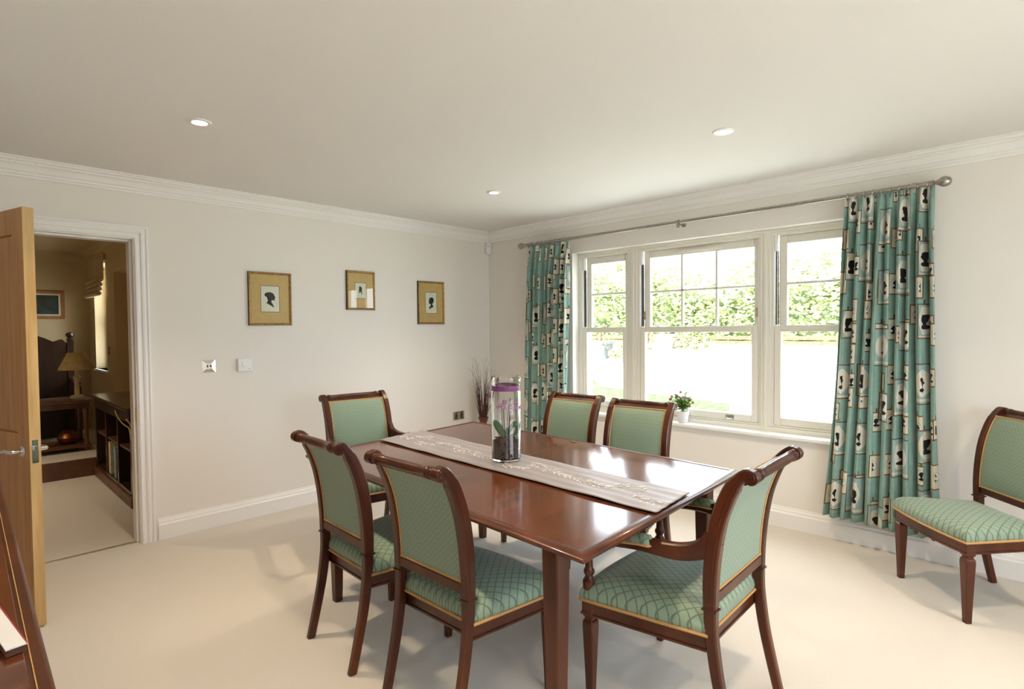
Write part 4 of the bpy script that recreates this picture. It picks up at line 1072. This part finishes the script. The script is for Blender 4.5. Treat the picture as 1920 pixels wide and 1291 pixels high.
# ================================================================== GARDEN
def gz(x, y): 
    t = max(0, min(1, (y-.4)/13.5)); return -.22+1.12*t**1.25
mb = MB(); mb.grid(lambda u, v: (-40+70*u, -20+48*v, gz(0, -20+48*v)+(.03*math.sin(u*40)*math.sin(v*30) if v > .45 else 0)), 60, 90)
struct(mb.obj('ground', M['lawn']), 'sunlit sloping lawn')
mb = MB(); mb.loft([[Vector((-14, 7.6, gz(0, 7.6)+.04)), Vector((-3.6, 7.9, gz(0, 7.9)+.04)), Vector((-4.6, 9.1, gz(0, 9.1)+.04)), Vector((-14, 9.2, gz(0, 9.2)+.04))], [Vector((-14, 7.6, gz(0, 7.6)-.1)), Vector((-3.6, 7.9, gz(0, 7.9)-.1)), Vector((-4.6, 9.1, gz(0, 9.1)-.1)), Vector((-14, 9.2, gz(0, 9.2)-.1))]])
struct(mb.obj('path', M['paving']), 'pale paved path across the lawn')
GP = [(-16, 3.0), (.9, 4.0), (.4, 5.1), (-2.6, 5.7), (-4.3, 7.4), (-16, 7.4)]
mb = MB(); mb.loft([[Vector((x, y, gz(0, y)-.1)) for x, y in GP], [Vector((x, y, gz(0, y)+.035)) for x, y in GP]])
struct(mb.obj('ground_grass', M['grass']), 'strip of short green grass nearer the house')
def hedge():
    rnd = random.Random(4)
    top = lambda x: 3.7+.45*math.sin(x*.55+1)+.3*math.sin(x*1.7)+(.45 if x < -4 else -.25 if x > 0 else 0)
    root = thing('garden_hedge', 'tall sunlit green hedge along the end of the garden', 'hedge', (0, 15, .8))
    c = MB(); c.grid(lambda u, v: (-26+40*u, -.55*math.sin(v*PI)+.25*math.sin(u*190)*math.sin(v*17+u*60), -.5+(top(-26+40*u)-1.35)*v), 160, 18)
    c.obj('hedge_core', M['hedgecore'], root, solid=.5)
    l = MB()
    for k in range(26000):
        x = rnd.uniform(-24, 12); t_ = top(x)-.95; z = rnd.uniform(.05, 1)**.9*t_; y = -.75-rnd.uniform(-.2, .55)*(1-.4*z/t_)
        d = Vector((rnd.gauss(0, 1), rnd.gauss(0, 1)-.6, rnd.gauss(0, 1))).normalized(); s_ = rnd.uniform(.05, .11)
        a = d.cross(Vector((0, 0, 1))); a = a.normalized() if a.length > .1 else Vector((1, 0, 0)); b_ = d.cross(a); P = Vector((x, y, z))
        l.add([P-a*s_, P-b_*s_*.5, P+a*s_, P+b_*s_*.5], [(0, 1, 2, 3)])
    l.obj('hedge_leaves', M['hedge'], root)
hedge()
fr = thing('garden_fence', 'low brown board fence at the foot of the hedge', 'fence', (0, 13.3, .80))
mb = MB()
for z in (.05, .20): mb.bb(-24, 12, -.015, .015, z, z+.11)
mb.obj('boards', M['bark'], fr)
for k in range(19):
    p = MB(); p.bb(-24+k*2-.05, -24+k*2+.05, -.05, .05, -.3, .42); p.obj('post', M['bark'], fr)
def planter(x, y, w, h, label, mat, plant):
    z = gz(0, y); root = thing('garden_planter', label, 'planter', (x, y, z))
    b_ = MB(); b_.loft([[Vector((sx*w*k, sy*w*k, zz)) for sx, sy in ((-1, -1), (1, -1), (1, 1), (-1, 1))] for k, zz in ((.46, -.05), (.46, h*.8), (.52, h*.82), (.52, h), (.44, h), (.44, h*.85))]); b_.obj('box', mat, root, bevel=.01)
    if plant:
        rnd = random.Random(8); r2 = thing('garden_shrub', plant, 'shrub', (x+w*1.6, y+.2, z)); l = MB()
        for k in range(900):
            a = rnd.uniform(0, 2*PI); r_ = rnd.uniform(0, w*1.1); P = Vector((r_*math.cos(a), r_*math.sin(a), rnd.uniform(0, .75)*(1-r_/(w*1.6)))); d = Vector((rnd.gauss(0, 1), rnd.gauss(0, 1), rnd.gauss(0, 1))).normalized(); a_ = d.orthogonal().normalized(); c_ = d.cross(a_); s_ = rnd.uniform(.04, .08)
            l.add([P-a_*s_, P-c_*s_*.6, P+a_*s_, P+c_*s_*.6], [(0, 1, 2, 3)])
        l.obj('foliage', M['hedge'], r2); t = MB()
        for k in range(8): t.tube([(0, 0, -.05), (rnd.uniform(-.4, .4)*w, rnd.uniform(-.4, .4)*w, .4)], .02, 5)
        t.obj('stems', M['bark'], r2)
planter(-5.58, 9.85, .62, .50, 'square grey stone planter on the lawn seen through the left sash', M['stone'], 'leafy shrub beside the grey stone planter')
planter(-4.56, 12.0, .55, .48, 'square pale planter near the hedge seen through the middle sash', M['paleplanter'], 'low green shrub beside the pale planter')
